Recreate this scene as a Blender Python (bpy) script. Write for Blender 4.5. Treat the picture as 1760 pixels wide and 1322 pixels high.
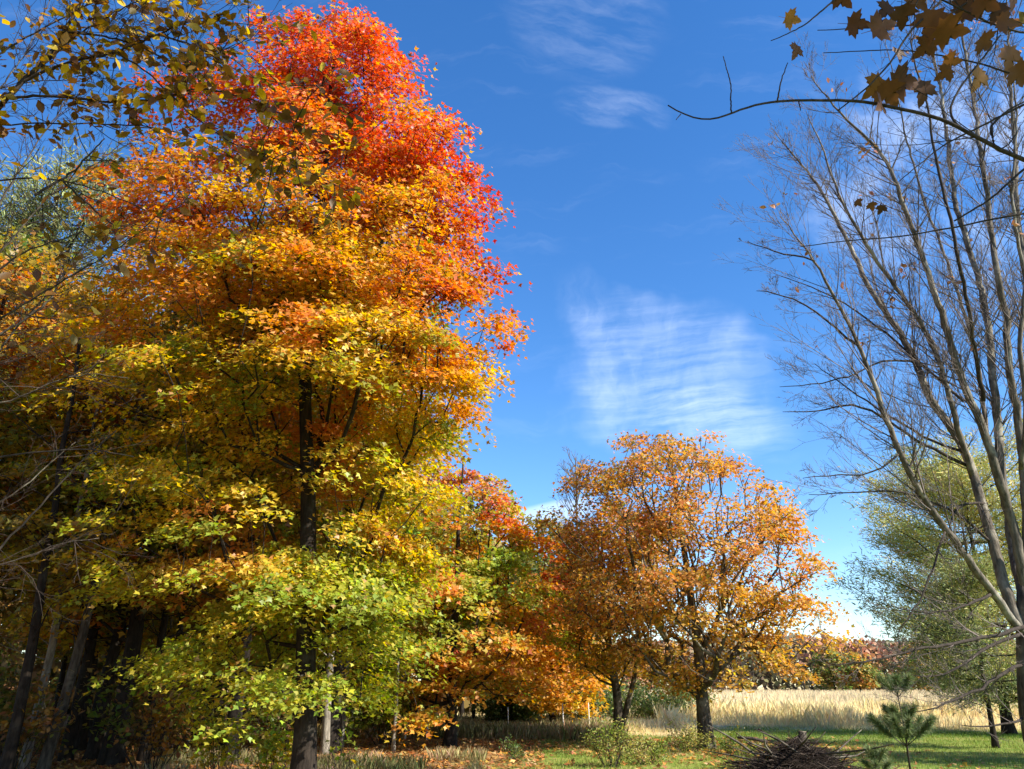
import bpy, math, random
import numpy as np
from mathutils import Vector

for o in list(bpy.data.objects):
    bpy.data.objects.remove(o)
scene = bpy.context.scene
COL = scene.collection
rng = np.random.default_rng(11)
R = math.radians

# ------------------------------------------------------------------ camera
CAM_H = 1.6
TILT = R(20.6)
FPX = 1381.0            # focal length in pixels of the 1760 px wide photograph
cam = bpy.data.cameras.new('camera')
cam.sensor_width = 36.0
cam.lens = 36.0 * FPX / 1760.0
cam.clip_start = 0.05
cam.clip_end = 5000
camo = bpy.data.objects.new('camera', cam)
camo.location = (0, 0, CAM_H)
camo.rotation_euler = (math.pi / 2 + TILT, 0, 0)
COL.objects.link(camo)
scene.camera = camo

# ------------------------------------------------------------------ sun, sky, exposure
SUN_EL = R(38)
to_sun = Vector((0.90, -0.43, 0)).normalized()
sun_az = math.atan2(to_sun.x, to_sun.y)          # clockwise from +Y
sund = Vector((to_sun.x * math.cos(SUN_EL), to_sun.y * math.cos(SUN_EL), math.sin(SUN_EL)))
sl = bpy.data.lights.new('sun', 'SUN')
sl.energy = 5.0
sl.angle = R(0.55)
sl.color = (1.0, 0.93, 0.80)
so = bpy.data.objects.new('sun', sl)
so.rotation_euler = sund.to_track_quat('Z', 'Y').to_euler()
so.location = (30, -30, 40)
COL.objects.link(so)

world = bpy.data.worlds.new('World')
scene.world = world
world.use_nodes = True
wt = world.node_tree
wt.nodes.clear()

class NB:
    """small helper to write node trees"""
    def __init__(s, t): s.t = t
    def n(s, typ, **kw):
        nd = s.t.nodes.new(typ)
        for k, v in kw.items(): setattr(nd, k, v)
        return nd
    def set(s, sock, v):
        if hasattr(v, 'links'): s.t.links.new(v, sock)
        elif v is not None: sock.default_value = v
    def m(s, op, a, b=None, c=None, clamp=False):
        nd = s.n('ShaderNodeMath', operation=op); nd.use_clamp = clamp
        s.set(nd.inputs[0], a)
        if b is not None: s.set(nd.inputs[1], b)
        if c is not None: s.set(nd.inputs[2], c)
        return nd.outputs[0]
    def noise(s, vec, scale, detail=4, rough=0.55, dist=0.0):
        nd = s.n('ShaderNodeTexNoise'); s.set(nd.inputs['Vector'], vec)
        nd.inputs['Scale'].default_value = scale; nd.inputs['Detail'].default_value = detail
        nd.inputs['Roughness'].default_value = rough; nd.inputs['Distortion'].default_value = dist
        return nd.outputs['Fac']
    def xyz(s, x, y, z):
        nd = s.n('ShaderNodeCombineXYZ')
        for i, v in enumerate((x, y, z)): s.set(nd.inputs[i], v)
        return nd.outputs[0]
    def mix(s, fac, a, b, mode='MIX'):
        nd = s.n('ShaderNodeMix', data_type='RGBA', blend_type=mode)
        s.set(nd.inputs[0], fac); s.set(nd.inputs[6], a); s.set(nd.inputs[7], b)
        return nd.outputs[2]
    def ss(s, v, lo, hi):
        nd = s.n('ShaderNodeMapRange', interpolation_type='SMOOTHSTEP')
        s.set(nd.inputs[0], v); nd.inputs[1].default_value = lo; nd.inputs[2].default_value = hi
        return nd.outputs[0]

w = NB(wt)
sky = w.n('ShaderNodeTexSky', sky_type='NISHITA')
sky.sun_disc = False
sky.sun_elevation = SUN_EL
sky.sun_rotation = sun_az
sky.altitude = 300
sky.air_density = 1.0
sky.dust_density = 0.15
sky.ozone_density = 3.0
hs = w.n('ShaderNodeHueSaturation')
hs.inputs['Saturation'].default_value = 1.28
hs.inputs['Hue'].default_value = 0.506
hs.inputs['Value'].default_value = 1.0
wt.links.new(sky.outputs[0], hs.inputs['Color'])
tc = w.n('ShaderNodeTexCoord')
sep = w.n('ShaderNodeSeparateXYZ')
wt.links.new(tc.outputs['Generated'], sep.inputs[0])
dy = w.m('MAXIMUM', w.m('ABSOLUTE', sep.outputs[1]), 0.05)
U = w.m('DIVIDE', sep.outputs[0], dy)
V = w.m('DIVIDE', sep.outputs[2], dy)
uv = w.xyz(U, V, 0.0)
wob = w.m('SUBTRACT', w.noise(uv, 9, 4), 0.5)
wob2 = w.m('SUBTRACT', w.noise(w.xyz(V, U, 3.3), 7, 4), 0.5)

def patch(u0, v0, a, b, ang, lo, hi, wu=0.06):
    du = w.m('SUBTRACT', w.m('ADD', U, w.m('MULTIPLY', wob, wu)), u0)
    dv = w.m('SUBTRACT', w.m('ADD', V, w.m('MULTIPLY', wob2, wu)), v0)
    c, s_ = math.cos(ang), math.sin(ang)
    x = w.m('ADD', w.m('MULTIPLY', du, c / a), w.m('MULTIPLY', dv, s_ / a))
    y = w.m('ADD', w.m('MULTIPLY', du, -s_ / b), w.m('MULTIPLY', dv, c / b))
    p4 = w.m('ADD', w.m('POWER', w.m('ABSOLUTE', x), 3), w.m('POWER', w.m('ABSOLUTE', y), 3))
    return w.ss(p4, hi, lo)

def streak(ang, su, sv, seed):
    c, s_ = math.cos(ang), math.sin(ang)
    x = w.m('ADD', w.m('MULTIPLY', U, c * su), w.m('MULTIPLY', V, s_ * su))
    y = w.m('ADD', w.m('MULTIPLY', U, -s_ * sv), w.m('MULTIPLY', V, c * sv))
    y = w.m('ADD', y, w.m('MULTIPLY', wob, 1.6))
    return w.noise(w.xyz(x, y, seed), 1.0, 5, 0.6)

s1 = w.ss(streak(R(7), 7, 55, 0.0), 0.30, 0.75)
s1b = w.ss(streak(R(78), 6, 16, 4.0), 0.35, 0.75)
s2 = w.ss(streak(R(-20), 9, 30, 7.0), 0.33, 0.78)
s3 = w.ss(w.noise(uv, 7, 6, 0.62), 0.42, 0.72)
body = w.m('ADD', w.m('ADD', w.m('MULTIPLY', s1, 0.11), w.m('MULTIPLY', s1b, 0.10)), 0.02)
c1 = w.m('MULTIPLY', patch(0.205, 0.39, 0.135, 0.118, R(-14), 0.0, 1.5, 0.16), body)
edge = w.m('MULTIPLY', patch(0.12, 0.42, 0.035, 0.10, R(18), 0.0, 2.6, 0.16), w.m('MULTIPLY', s1b, 0.08))
edge2 = w.m('MULTIPLY', patch(0.27, 0.33, 0.10, 0.045, R(-12), 0.0, 1.8, 0.05), w.m('MULTIPLY', s1, 0.13))
c2 = w.m('MULTIPLY', patch(0.155, 0.825, 0.075, 0.032, R(-12), 0.0, 2.0, 0.05), w.m('MULTIPLY', s2, 0.12))
c3 = w.m('MULTIPLY', patch(0.12, 1.00, 0.11, 0.10, R(-40), 0.0, 2.0, 0.1), w.m('MULTIPLY', s2, 0.07))
c4 = w.m('MULTIPLY', patch(0.052, 0.203, 0.06, 0.016, R(12), 0.0, 1.2, 0.012), 0.30)
c5 = w.m('MULTIPLY', patch(0.64, 0.72, 0.16, 0.20, R(-30), 0.0, 2.0, 0.2), w.m('MULTIPLY', s3, 0.26))
thin = w.m('MULTIPLY', w.ss(streak(R(5), 3, 18, 9.0), 0.52, 0.95), 0.10)
dens = thin
for c in (c1, edge, edge2, c2, c3, c4, c5):
    dens = w.m('ADD', dens, c)
dens = w.m('MINIMUM', w.m('MULTIPLY', dens, 0.78), 0.85)
cloudcol = w.n('ShaderNodeRGB')
cloudcol.outputs[0].default_value = (8.6, 9.0, 9.6, 1)
mixc = w.mix(dens, hs.outputs[0], cloudcol.outputs[0])
bg = w.n('ShaderNodeBackground')
wt.links.new(mixc, bg.inputs[0])
bg.inputs[1].default_value = 0.118
wo = w.n('ShaderNodeOutputWorld')
wt.links.new(bg.outputs[0], wo.inputs[0])

scene.view_settings.view_transform = 'Standard'
scene.view_settings.look = 'None'
scene.view_settings.gamma = 1.0
scene.view_settings.use_curve_mapping = False
scene.view_settings.exposure = 1.15
scene.render.engine = 'CYCLES'
scene.cycles.max_bounces = 4
scene.cycles.diffuse_bounces = 3
scene.cycles.glossy_bounces = 1
scene.cycles.transmission_bounces = 3
scene.cycles.transparent_max_bounces = 4

# ------------------------------------------------------------------ helpers
def P(px, py, Y):
    """world point at forward distance Y whose bearing and height were measured in the photograph"""
    u = (661.0 - py) / FPX; r = (px - 880.0) / FPX
    y = math.cos(TILT) - u * math.sin(TILT); z = math.sin(TILT) + u * math.cos(TILT)
    s = Y / y
    return np.array((r * s, Y, CAM_H + z * s))

def GX(px, Y):
    """x of a point on the ground at distance Y"""
    u = math.tan(math.atan2(-CAM_H, Y) - TILT)
    return (px - 880.0) / FPX * Y / (math.cos(TILT) - u * math.sin(TILT))

def hash3(i, j, k, seed):
    h = (i.astype(np.int64) * 374761393 + j.astype(np.int64) * 668265263 + k.astype(np.int64) * 2147483647 + seed * 1274126177) & 0xffffffff
    h = ((h ^ (h >> 13)) * 1274126177) & 0xffffffff
    h = h ^ (h >> 16)
    return (h & 0xffff) / 65535.0

def vnoise(p, seed=0):
    p = np.asarray(p, float)
    f0 = np.floor(p); t = p - f0; t = t * t * (3 - 2 * t)
    i, j, k = (f0[..., a].astype(np.int64) for a in range(3))
    out = 0
    for a in (0, 1):
        for b in (0, 1):
            for c in (0, 1):
                wgt = (t[..., 0] if a else 1 - t[..., 0]) * (t[..., 1] if b else 1 - t[..., 1]) * (t[..., 2] if c else 1 - t[..., 2])
                out = out + wgt * hash3(i + a, j + b, k + c, seed)
    return out

def nrm(v):
    return v / np.maximum(np.linalg.norm(v, axis=-1, keepdims=True), 1e-9)

def mesh_raw(name, verts, loops, sizes, mat, parent=None, col=None, smooth=False):
    me = bpy.data.meshes.new(name)
    nv = len(verts); sizes = np.asarray(sizes, np.int32); loops = np.asarray(loops, np.int32)
    me.vertices.add(nv); me.vertices.foreach_set('co', np.asarray(verts, np.float32).ravel())
    me.loops.add(len(loops)); me.loops.foreach_set('vertex_index', loops)
    me.polygons.add(len(sizes))
    st = np.zeros(len(sizes), np.int32); st[1:] = np.cumsum(sizes)[:-1]
    me.polygons.foreach_set('loop_start', st)
    if smooth: me.polygons.foreach_set('use_smooth', np.ones(len(sizes), bool))
    if col is not None:
        at = me.attributes.new('Col', 'FLOAT_COLOR', 'POINT')
        c4_ = np.ones((nv, 4), np.float32); c4_[:, :3] = col
        at.data.foreach_set('color', c4_.ravel())
    me.update(calc_edges=True)
    me.validate()
    if mat: me.materials.append(mat)
    o = bpy.data.objects.new(name, me)
    COL.objects.link(o)
    if parent is not None:
        o.parent = parent
        o.matrix_parent_inverse.identity()
    return o

class MB:
    """collects tubes / prisms / leaves and builds one mesh; 'org' is subtracted so parts sit in their thing's frame"""
    def __init__(s, org=(0, 0, 0)):
        s.v = []; s.l = []; s.s = []; s.c = []; s.nv = 0; s.org = np.asarray(org, float)
    def add(s, v, l, sz, c=None):
        v = np.asarray(v, float)
        s.v.append(v); s.l.append(np.asarray(l, np.int64) + s.nv); s.s.append(np.asarray(sz)); s.nv += len(v)
        if c is not None: s.c.append(np.broadcast_to(np.asarray(c, float), (len(v), 3)))
    def tube(s, pts, rad, k=8, c=None, cap=True):
        pts = np.asarray(pts, float); n = len(pts); rad = np.broadcast_to(np.asarray(rad, float), (n,))
        tan = nrm(np.gradient(pts, axis=0))
        ref = np.array((0.0, 0, 1)) if abs(tan[:, 2]).mean() < 0.8 else np.array((1.0, 0, 0))
        a = nrm(np.cross(tan, ref)); b = np.cross(tan, a)
        th = np.arange(k) * 2 * math.pi / k
        ring = pts[:, None] + rad[:, None, None] * (np.cos(th)[None, :, None] * a[:, None] + np.sin(th)[None, :, None] * b[:, None])
        i = np.arange(n - 1)[:, None]; j = np.arange(k)[None]
        q = np.stack([i * k + j, i * k + (j + 1) % k, (i + 1) * k + (j + 1) % k, (i + 1) * k + j], -1).reshape(-1)
        sz = [4] * ((n - 1) * k); l = list(q)
        if cap:
            l += list(range((n - 1) * k, n * k)); sz.append(k)
            l += list(range(k - 1, -1, -1)); sz.append(k)
        s.add(ring.reshape(-1, 3), l, sz, c)
    def prisms(s, p0, p1, r0, r1, k=4, c=None):
        p0 = np.asarray(p0, float); p1 = np.asarray(p1, float); n = len(p0)
        if n == 0: return
        t = nrm(p1 - p0)
        ref = np.where(np.abs(t[:, 2:3]) < 0.9, np.array((0.0, 0, 1)), np.array((1.0, 0, 0)))
        a = nrm(np.cross(t, ref)); b = np.cross(t, a)
        th = np.arange(k) * 2 * math.pi / k
        off = np.cos(th)[None, :, None] * a[:, None] + np.sin(th)[None, :, None] * b[:, None]
        v = np.concatenate([p0[:, None] + off * np.asarray(r0)[:, None, None], p1[:, None] + off * np.asarray(r1)[:, None, None]], 1)
        j = np.arange(k)
        f = np.stack([j, (j + 1) % k, k + (j + 1) % k, k + j], -1).reshape(-1)
        l = (np.arange(n)[:, None] * 2 * k + f[None]).reshape(-1)
        cc = None if c is None else np.repeat(np.broadcast_to(c, (n, 3)), 2 * k, 0)
        s.add(v.reshape(-1, 3), l, [4] * (n * k), cc)
    def leaves(s, cen, nor, dire, size, col, shape, jit=0.0):
        SV, SL, SS = shape
        n = len(cen)
        if n == 0: return
        nor = nrm(nor); d = nrm(dire - (dire * nor).sum(-1, keepdims=True) * nor); r = np.cross(d, nor)
        sz = np.broadcast_to(np.asarray(size, float), (n,))
        v = cen[:, None] + sz[:, None, None] * (SV[None, :, 0:1] * r[:, None] + SV[None, :, 1:2] * d[:, None] + SV[None, :, 2:3] * nor[:, None])
        m = len(SV)
        l = (np.arange(n)[:, None] * m + np.asarray(SL)[None]).reshape(-1)
        s.add(v.reshape(-1, 3), l, list(SS) * n, np.repeat(col, m, 0))
    def build(s, name, mat, parent=None, smooth=False):
        v = np.concatenate(s.v) - s.org
        c = np.concatenate(s.c) if s.c else None
        return mesh_raw(name, v, np.concatenate(s.l), np.concatenate(s.s), mat, parent, c, smooth)

# leaf templates: x across, y along, z fold
MAPLE = (np.array([(0, -.05, 0), (.54, .34, .10), (.20, .48, .03), (0, 1.0, .06), (-.20, .48, .03), (-.54, .34, .10)]) - np.array((0, .45, 0)),
         [0, 1, 2, 0, 2, 3, 4, 0, 4, 5], [3, 4, 3])
OVAL = (np.array([(0, 0, 0), (.27, .36, .07), (.22, .68, .05), (0, 1, .0), (-.22, .68, .05), (-.27, .36, .07)]),
        [0, 1, 2, 3, 0, 3, 4, 5], [4, 4])
CLUMP = (np.array([(-.5, -.2, 0), (.1, -.5, .1), (.5, .1, 0), (.05, .55, .12), (-.4, .3, .05)]), [0, 1, 2, 3, 4], [5])
WIDEN = (np.array([(-.07, 0, 0), (.07, 0, 0), (.09, .5, .02), (.0, 1, 0)]), [0, 1, 2, 3], [4])
NEEDLE = (np.array([(-.035, 0, 0), (.035, 0, 0), (.0, 1, 0)]), [0, 1, 2], [3])
BLADE = (np.array([(-.5, 0, 0), (.5, 0, 0), (.30, .55, .04), (0.0, 1, .2)]), [0, 1, 2, 3], [4])

def tag(o, label=None, cat=None, group=None, kind=None):
    if label: o['label'] = label
    if cat: o['category'] = cat
    if group: o['group'] = group
    if kind: o['kind'] = kind
    return o

def empty(name, loc):
    o = bpy.data.objects.new(name, None)
    o.location = loc
    o.empty_display_size = 0.3
    COL.objects.link(o)
    return o

# ------------------------------------------------------------------ materials
def mat_new(name):
    m = bpy.data.materials.new(name); m.use_nodes = True
    t = m.node_tree; t.nodes.clear()
    return m, NB(t), t

def mat_leaf(name, trans=0.50, rough=0.42, spec=0.35, sat=1.12, var=0.25):
    m, b, t = mat_new(name)
    at = b.n('ShaderNodeAttribute', attribute_name='Col')
    geo = b.n('ShaderNodeNewGeometry')
    nz = b.noise(geo.outputs['Position'], 23.0, 3, 0.6)
    mul = b.m('ADD', b.m('MULTIPLY', nz, var * 2), 1 - var)
    col = b.mix(1.0, at.outputs['Color'], b.xyz(mul, mul, mul), 'MULTIPLY')
    p = b.n('ShaderNodeBsdfPrincipled')
    t.links.new(col, p.inputs['Base Color'])
    p.inputs['Roughness'].default_value = rough
    p.inputs['Specular IOR Level'].default_value = spec
    h = b.n('ShaderNodeHueSaturation'); h.inputs['Saturation'].default_value = sat; h.inputs['Value'].default_value = 1.25
    t.links.new(col, h.inputs['Color'])
    tr = b.n('ShaderNodeBsdfTranslucent'); t.links.new(h.outputs[0], tr.inputs[0])
    mx = b.n('ShaderNodeMixShader'); mx.inputs[0].default_value = trans
    t.links.new(p.outputs[0], mx.inputs[1]); t.links.new(tr.outputs[0], mx.inputs[2])
    o = b.n('ShaderNodeOutputMaterial'); t.links.new(mx.outputs[0], o.inputs[0])
    return m

def mat_bark(name, c0, c1, c2=None, scale=6.0, bump=0.6):
    m, b, t = mat_new(name)
    tc_ = b.n('ShaderNodeTexCoord')
    mp = b.n('ShaderNodeMapping'); mp.inputs['Scale'].default_value = (1, 1, 0.22)
    t.links.new(tc_.outputs['Object'], mp.inputs[0])
    n1 = b.noise(mp.outputs[0], scale * 4, 6, 0.65)
    n2 = b.noise(tc_.outputs['Object'], scale * 0.45, 4, 0.6)
    col = b.mix(b.ss(n1, 0.3, 0.7), (*c0, 1), (*c1, 1))
    if c2: col = b.mix(b.m('MULTIPLY', b.ss(n2, 0.50, 0.66), 0.8), col, (*c2, 1))
    p = b.n('ShaderNodeBsdfPrincipled'); t.links.new(col, p.inputs['Base Color'])
    p.inputs['Roughness'].default_value = 0.9; p.inputs['Specular IOR Level'].default_value = 0.2
    bp = b.n('ShaderNodeBump'); bp.inputs['Strength'].default_value = bump; bp.inputs['Distance'].default_value = 0.02
    t.links.new(n1, bp.inputs['Height']); t.links.new(bp.outputs[0], p.inputs['Normal'])
    o = b.n('ShaderNodeOutputMaterial'); t.links.new(p.outputs[0], o.inputs[0])
    return m

M_LEAF = mat_leaf('maple_leaf')
M_DRY = mat_leaf('dry_leaf', 0.22, 0.55, 0.25, 1.0, 0.3)
M_NEEDLE = mat_leaf('needle', 0.2, 0.5, 0.3, 1.0, 0.2)
M_GRASS = mat_leaf('grass_blade', 0.3, 0.55, 0.2, 1.05, 0.25)
M_BARK = mat_bark('shade_dark_bark', (.012, .009, .007), (.038, .029, .022), (.055, .050, .040), 5)  # darkened to hold the crown's shade on the maple trunk
M_BARKG = mat_bark('grey_bark', (.030, .024, .019), (.12, .10, .078), (.22, .20, .155), 4, .9)
M_BARKP = mat_bark('pale_bark', (.12, .105, .085), (.30, .27, .22), (.05, .042, .034), 5)
M_BARKB = mat_bark('sunlit_bark', (.055, .045, .036), (.20, .17, .135), (.36, .33, .27), 4, 1.0)  # pale tones carry the sunlight on the bare tree's stems
M_TWIG = mat_bark('grey_twig', (.075, .060, .054), (.19, .155, .138), None, 9, 0.2)
M_TWIGD = mat_bark('dark_twig', (.022, .017, .014), (.065, .05, .04), None, 9, 0.3)
M_BRUSH = mat_bark('brush_wood', (.020, .014, .011), (.075, .055, .044), None, 8, 0.4)
M_CUT = mat_bark('cut_wood', (.35, .27, .18), (.55, .45, .33), None, 10, 0.2)
M_STAKE = mat_bark('weathered_stake', (.55, .52, .46), (.75, .72, .66), None, 9, 0.2)

# palette: reflectance of the leaves themselves
RED = np.array((.62, .105, .055)); CRIM = np.array((.40, .055, .042)); ORA = np.array((.68, .245, .060)); AMB = np.array((.66, .35, .055))
YEL = np.array((.72, .50, .050)); LIME = np.array((.46, .48, .055)); GRN = np.array((.16, .25, .040)); OLI = np.array((.27, .23, .050))
BRN = np.array((.26, .14, .050)); TAN = np.array((.50, .37, .19)); RUST = np.array((.44, .16, .055)); PINK = np.array((.64, .28, .19))

def ramp(t, stops):
    """piecewise-linear colour ramp over arrays"""
    ts = [s[0] for s in stops]; cs = np.array([s[1] for s in stops])
    return np.stack([np.interp(t, ts, cs[:, i]) for i in range(3)], -1)

# ------------------------------------------------------------------ ground
def ground_h(x, y):
    p = np.stack([np.asarray(x, float) * .18, np.asarray(y, float) * .18, np.zeros_like(np.asarray(x, float))], -1)
    return (vnoise(p, 3) - .5) * .16 * np.clip(1 - np.hypot(x, y) / 120, 0, 1)

def axis(near0, near1, step, far):
    a = list(np.arange(near0, near1 + step / 2, step))
    s = step
    lo = [near0]
    while lo[-1] > -far: s *= 1.35; lo.append(lo[-1] - s)
    s = step; hi = [near1]
    while hi[-1] < far: s *= 1.35; hi.append(hi[-1] + s)
    return np.array(lo[:0:-1] + a + hi[1:])
gx = axis(-26, 26, 0.5, 1500); gy = axis(-6, 46, 0.5, 1500)
GXm, GYm = np.meshgrid(gx, gy)
gz = ground_h(GXm, GYm)
nxg, nyg = len(gx), len(gy)
i = np.arange(nyg - 1)[:, None]; j = np.arange(nxg - 1)[None]
gl = np.stack([i * nxg + j, i * nxg + j + 1, (i + 1) * nxg + j + 1, (i + 1) * nxg + j], -1).reshape(-1)

def ground_material():
    m, b, t = mat_new('meadow_ground')
    geo = b.n('ShaderNodeNewGeometry')
    sp = b.n('ShaderNodeSeparateXYZ'); t.links.new(geo.outputs['Position'], sp.inputs[0])
    X, Y = sp.outputs[0], sp.outputs[1]
    n0 = b.m('SUBTRACT', b.noise(geo.outputs['Position'], .35, 5), .5)
    n1 = b.noise(geo.outputs['Position'], 6, 6, .65)
    n2 = b.noise(geo.outputs['Position'], 1.4, 5, .6)
    Xw = b.m('ADD', X, b.m('MULTIPLY', n0, 7)); Yw = b.m('ADD', Y, b.m('MULTIPLY', n0, 7))
    grass = b.mix(b.ss(n1, .3, .7), (.10, .15, .022, 1), (.21, .26, .05, 1))
    grass = b.mix(b.m('MULTIPLY', b.ss(n2, .48, .7), .7), grass, (.34, .30, .10, 1))
    dry = b.mix(b.ss(n1, .3, .7), (.38, .27, .12, 1), (.62, .49, .27, 1))
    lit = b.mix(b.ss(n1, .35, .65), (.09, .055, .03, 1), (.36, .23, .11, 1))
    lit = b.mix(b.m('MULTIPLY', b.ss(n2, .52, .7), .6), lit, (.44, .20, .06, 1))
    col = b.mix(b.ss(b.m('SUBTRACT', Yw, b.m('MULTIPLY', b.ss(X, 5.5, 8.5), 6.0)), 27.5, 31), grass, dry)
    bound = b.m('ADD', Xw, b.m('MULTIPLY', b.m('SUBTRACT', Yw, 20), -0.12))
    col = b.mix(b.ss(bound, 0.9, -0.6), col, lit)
    p = b.n('ShaderNodeBsdfPrincipled'); t.links.new(col, p.inputs['Base Color']); p.inputs['Roughness'].default_value = .95
    p.inputs['Specular IOR Level'].default_value = .1
    bp = b.n('ShaderNodeBump'); bp.inputs['Strength'].default_value = .8; bp.inputs['Distance'].default_value = .06
    t.links.new(n1, bp.inputs['Height']); t.links.new(bp.outputs[0], p.inputs['Normal'])
    o = b.n('ShaderNodeOutputMaterial'); t.links.new(p.outputs[0], o.inputs[0])
    return m
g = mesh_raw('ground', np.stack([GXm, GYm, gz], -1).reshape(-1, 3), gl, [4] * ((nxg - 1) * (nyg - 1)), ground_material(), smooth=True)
tag(g, kind='structure')

# ------------------------------------------------------------------ tree generator
def crown_points(axis_pts, profile, n, rs, shell=.45, hole=.42, hs=(.55, .55, .95), lobes=.28, seed=1, dk=1.0, dmin=0.0):
    """profile rows (z, radius towards -x, radius towards +x); axis_pts gives the stem's x,y over z"""
    ax = np.asarray(axis_pts, float); pr = np.asarray(profile, float)
    out = []; tot = 0
    zs = np.linspace(pr[0, 0], pr[-1, 0], 200)
    wz = (np.interp(zs, pr[:, 0], pr[:, 1]) + np.interp(zs, pr[:, 0], pr[:, 2])) ** 1.5
    cdf = np.cumsum(wz); cdf /= cdf[-1]
    while tot < n:
        m = n * 3
        z = np.interp(rs.random(m), cdf, zs)
        rl = np.interp(z, pr[:, 0], pr[:, 1]); rr = np.interp(z, pr[:, 0], pr[:, 2])
        th = rs.random(m) * 2 * math.pi
        c, s_ = np.cos(th), np.sin(th)
        rx = np.where(c > 0, rr, rl); rd = .5 * (rl + rr) * dk
        Rm = 1 / np.sqrt((c / np.maximum(rx, .05)) ** 2 + (s_ / np.maximum(rd, .05)) ** 2)
        lob = vnoise(np.stack([c * 1.6, s_ * 1.6, z * .7], -1) + 7, seed + 50)
        Rm = Rm * (1 - lobes * .5 + lobes * lob)
        r = Rm * rs.random(m) ** shell
        x = np.interp(z, ax[:, 2], ax[:, 0]) + r * c; y = np.interp(z, ax[:, 2], ax[:, 1]) + r * s_
        p = np.stack([x, y, z], -1)
        k = vnoise(p * np.array(hs), seed) * .65 + vnoise(p * np.array(hs) * 2.3, seed + 9) * .35
        keep = k > hole
        p = p[keep]; out.append(p); tot += len(p)
    p = np.concatenate(out)[:int(n * 1.0)]
    if dmin > 0:
        keepi = []; cells = {}
        for q, a in enumerate(p):
            key = tuple((a / dmin).astype(int))
            if key in cells: continue
            cells[key] = 1; keepi.append(q)
        p = p[keepi]
    return p

def grow(axis_pts, trunk_r, tips, z0, step=.45, bf=.35, tip_r=.006, rs=None, rise=.30, expo=.46):
    """connect every crown tip to the stem with balanced shortest paths; returns segments (p0,p1,r0,r1)"""
    ax = np.asarray(axis_pts, float)
    zt = np.arange(z0, ax[-1, 2], .3)
    tr = np.stack([np.interp(zt, ax[:, 2], ax[:, 0]), np.interp(zt, ax[:, 2], ax[:, 1]), zt], -1)
    cap = len(tr) + len(tips) * 14
    nod = np.zeros((cap, 3)); par = -np.ones(cap, int); pl = np.zeros(cap); ontr = np.zeros(cap, bool)
    n = len(tr); nod[:n] = tr; par[1:n] = np.arange(n - 1); pl[:n] = zt - z0; ontr[:n] = True
    axd = np.hypot(tips[:, 0] - np.interp(tips[:, 2], ax[:, 2], ax[:, 0]), tips[:, 1] - np.interp(tips[:, 2], ax[:, 2], ax[:, 1]))
    order = np.argsort(axd + .25 * tips[:, 2])
    ends = []
    for q in order:
        c = tips[q]
        d = c - nod[:n]; L = np.linalg.norm(d, axis=1)
        hor = np.hypot(d[:, 0], d[:, 1])
        up = d[:, 2] - rise * hor
        cost = L + bf * pl[:n] * .6 + np.where(up < 0, -up * 1.3, 0)
        k = int(np.argmin(cost))
        a = nod[k]; m = max(1, min(10, int(L[k] / step)))
        prev = k
        side = rs.normal(0, .06, 3) * L[k]
        for s_ in range(1, m + 1):
            f = s_ / m
            b = a + (c - a) * f + side * math.sin(math.pi * f) + np.array((0, 0, -.10 * L[k] * math.sin(math.pi * f) * (1 if rise > 0 else -.5)))
            nod[n] = b; par[n] = prev; pl[n] = pl[prev] + L[k] / m; prev = n; n += 1
        ends.append(prev)
    cnt = np.zeros(n)
    cnt[ends] = 1
    for q in range(n - 1, -1, -1):
        if par[q] >= 0: cnt[par[q]] += cnt[q]
    rad = tip_r * np.maximum(cnt, 1) ** expo
    idx = np.array([q for q in range(n) if par[q] >= 0 and not ontr[q]])
    p0 = nod[par[idx]]; p1 = nod[idx]
    r1 = rad[idx]; r0 = np.where(ontr[par[idx]], r1 * 1.15, np.minimum(rad[par[idx]], r1 * 1.5))
    rt = trunk_r * .8
    return p0, p1, np.minimum(r0, rt), np.minimum(r1, rt), nod[ends], nod[par[ends]]

def spray(tips, axis_pts, nl, spread, flat, size, rs, droop=.3, upw=1.0, outw=.45, rnd=.55, jit=.3):
    """leaf positions / normals / directions in flattened drooping sprays round the tips"""
    ax = np.asarray(axis_pts, float)
    cnt = rs.poisson(nl, len(tips))
    ci = np.repeat(np.arange(len(tips)), cnt); N = len(ci)
    c = tips[ci]
    out = np.stack([c[:, 0] - np.interp(c[:, 2], ax[:, 2], ax[:, 0]), c[:, 1] - np.interp(c[:, 2], ax[:, 2], ax[:, 1]), np.zeros(N)], -1)
    out = nrm(out + rs.normal(0, .02, (N, 3)))
    sc = (spread * (.7 + .6 * rs.random(len(tips))))[ci]
    off = np.clip(rs.normal(0, 1, (N, 3)), -1.7, 1.7) * np.stack([sc * .5, sc * .5, np.full(N, flat)], -1)
    off += out * (sc * .25)[:, None]
    rad = np.hypot(off[:, 0], off[:, 1])
    off[:, 2] -= droop * rad * rad / np.maximum(sc, .05)
    nor = np.array((0, 0, upw)) + out * outw + rs.normal(0, rnd, (N, 3))
    dire = out * .7 + nrm(off) * .6 + np.array((0, 0, -.45)) + rs.normal(0, .5, (N, 3))
    sz = size * (1 - jit + 2 * jit * rs.random(N))
    return c + off, nor, dire, sz, ci

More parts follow.
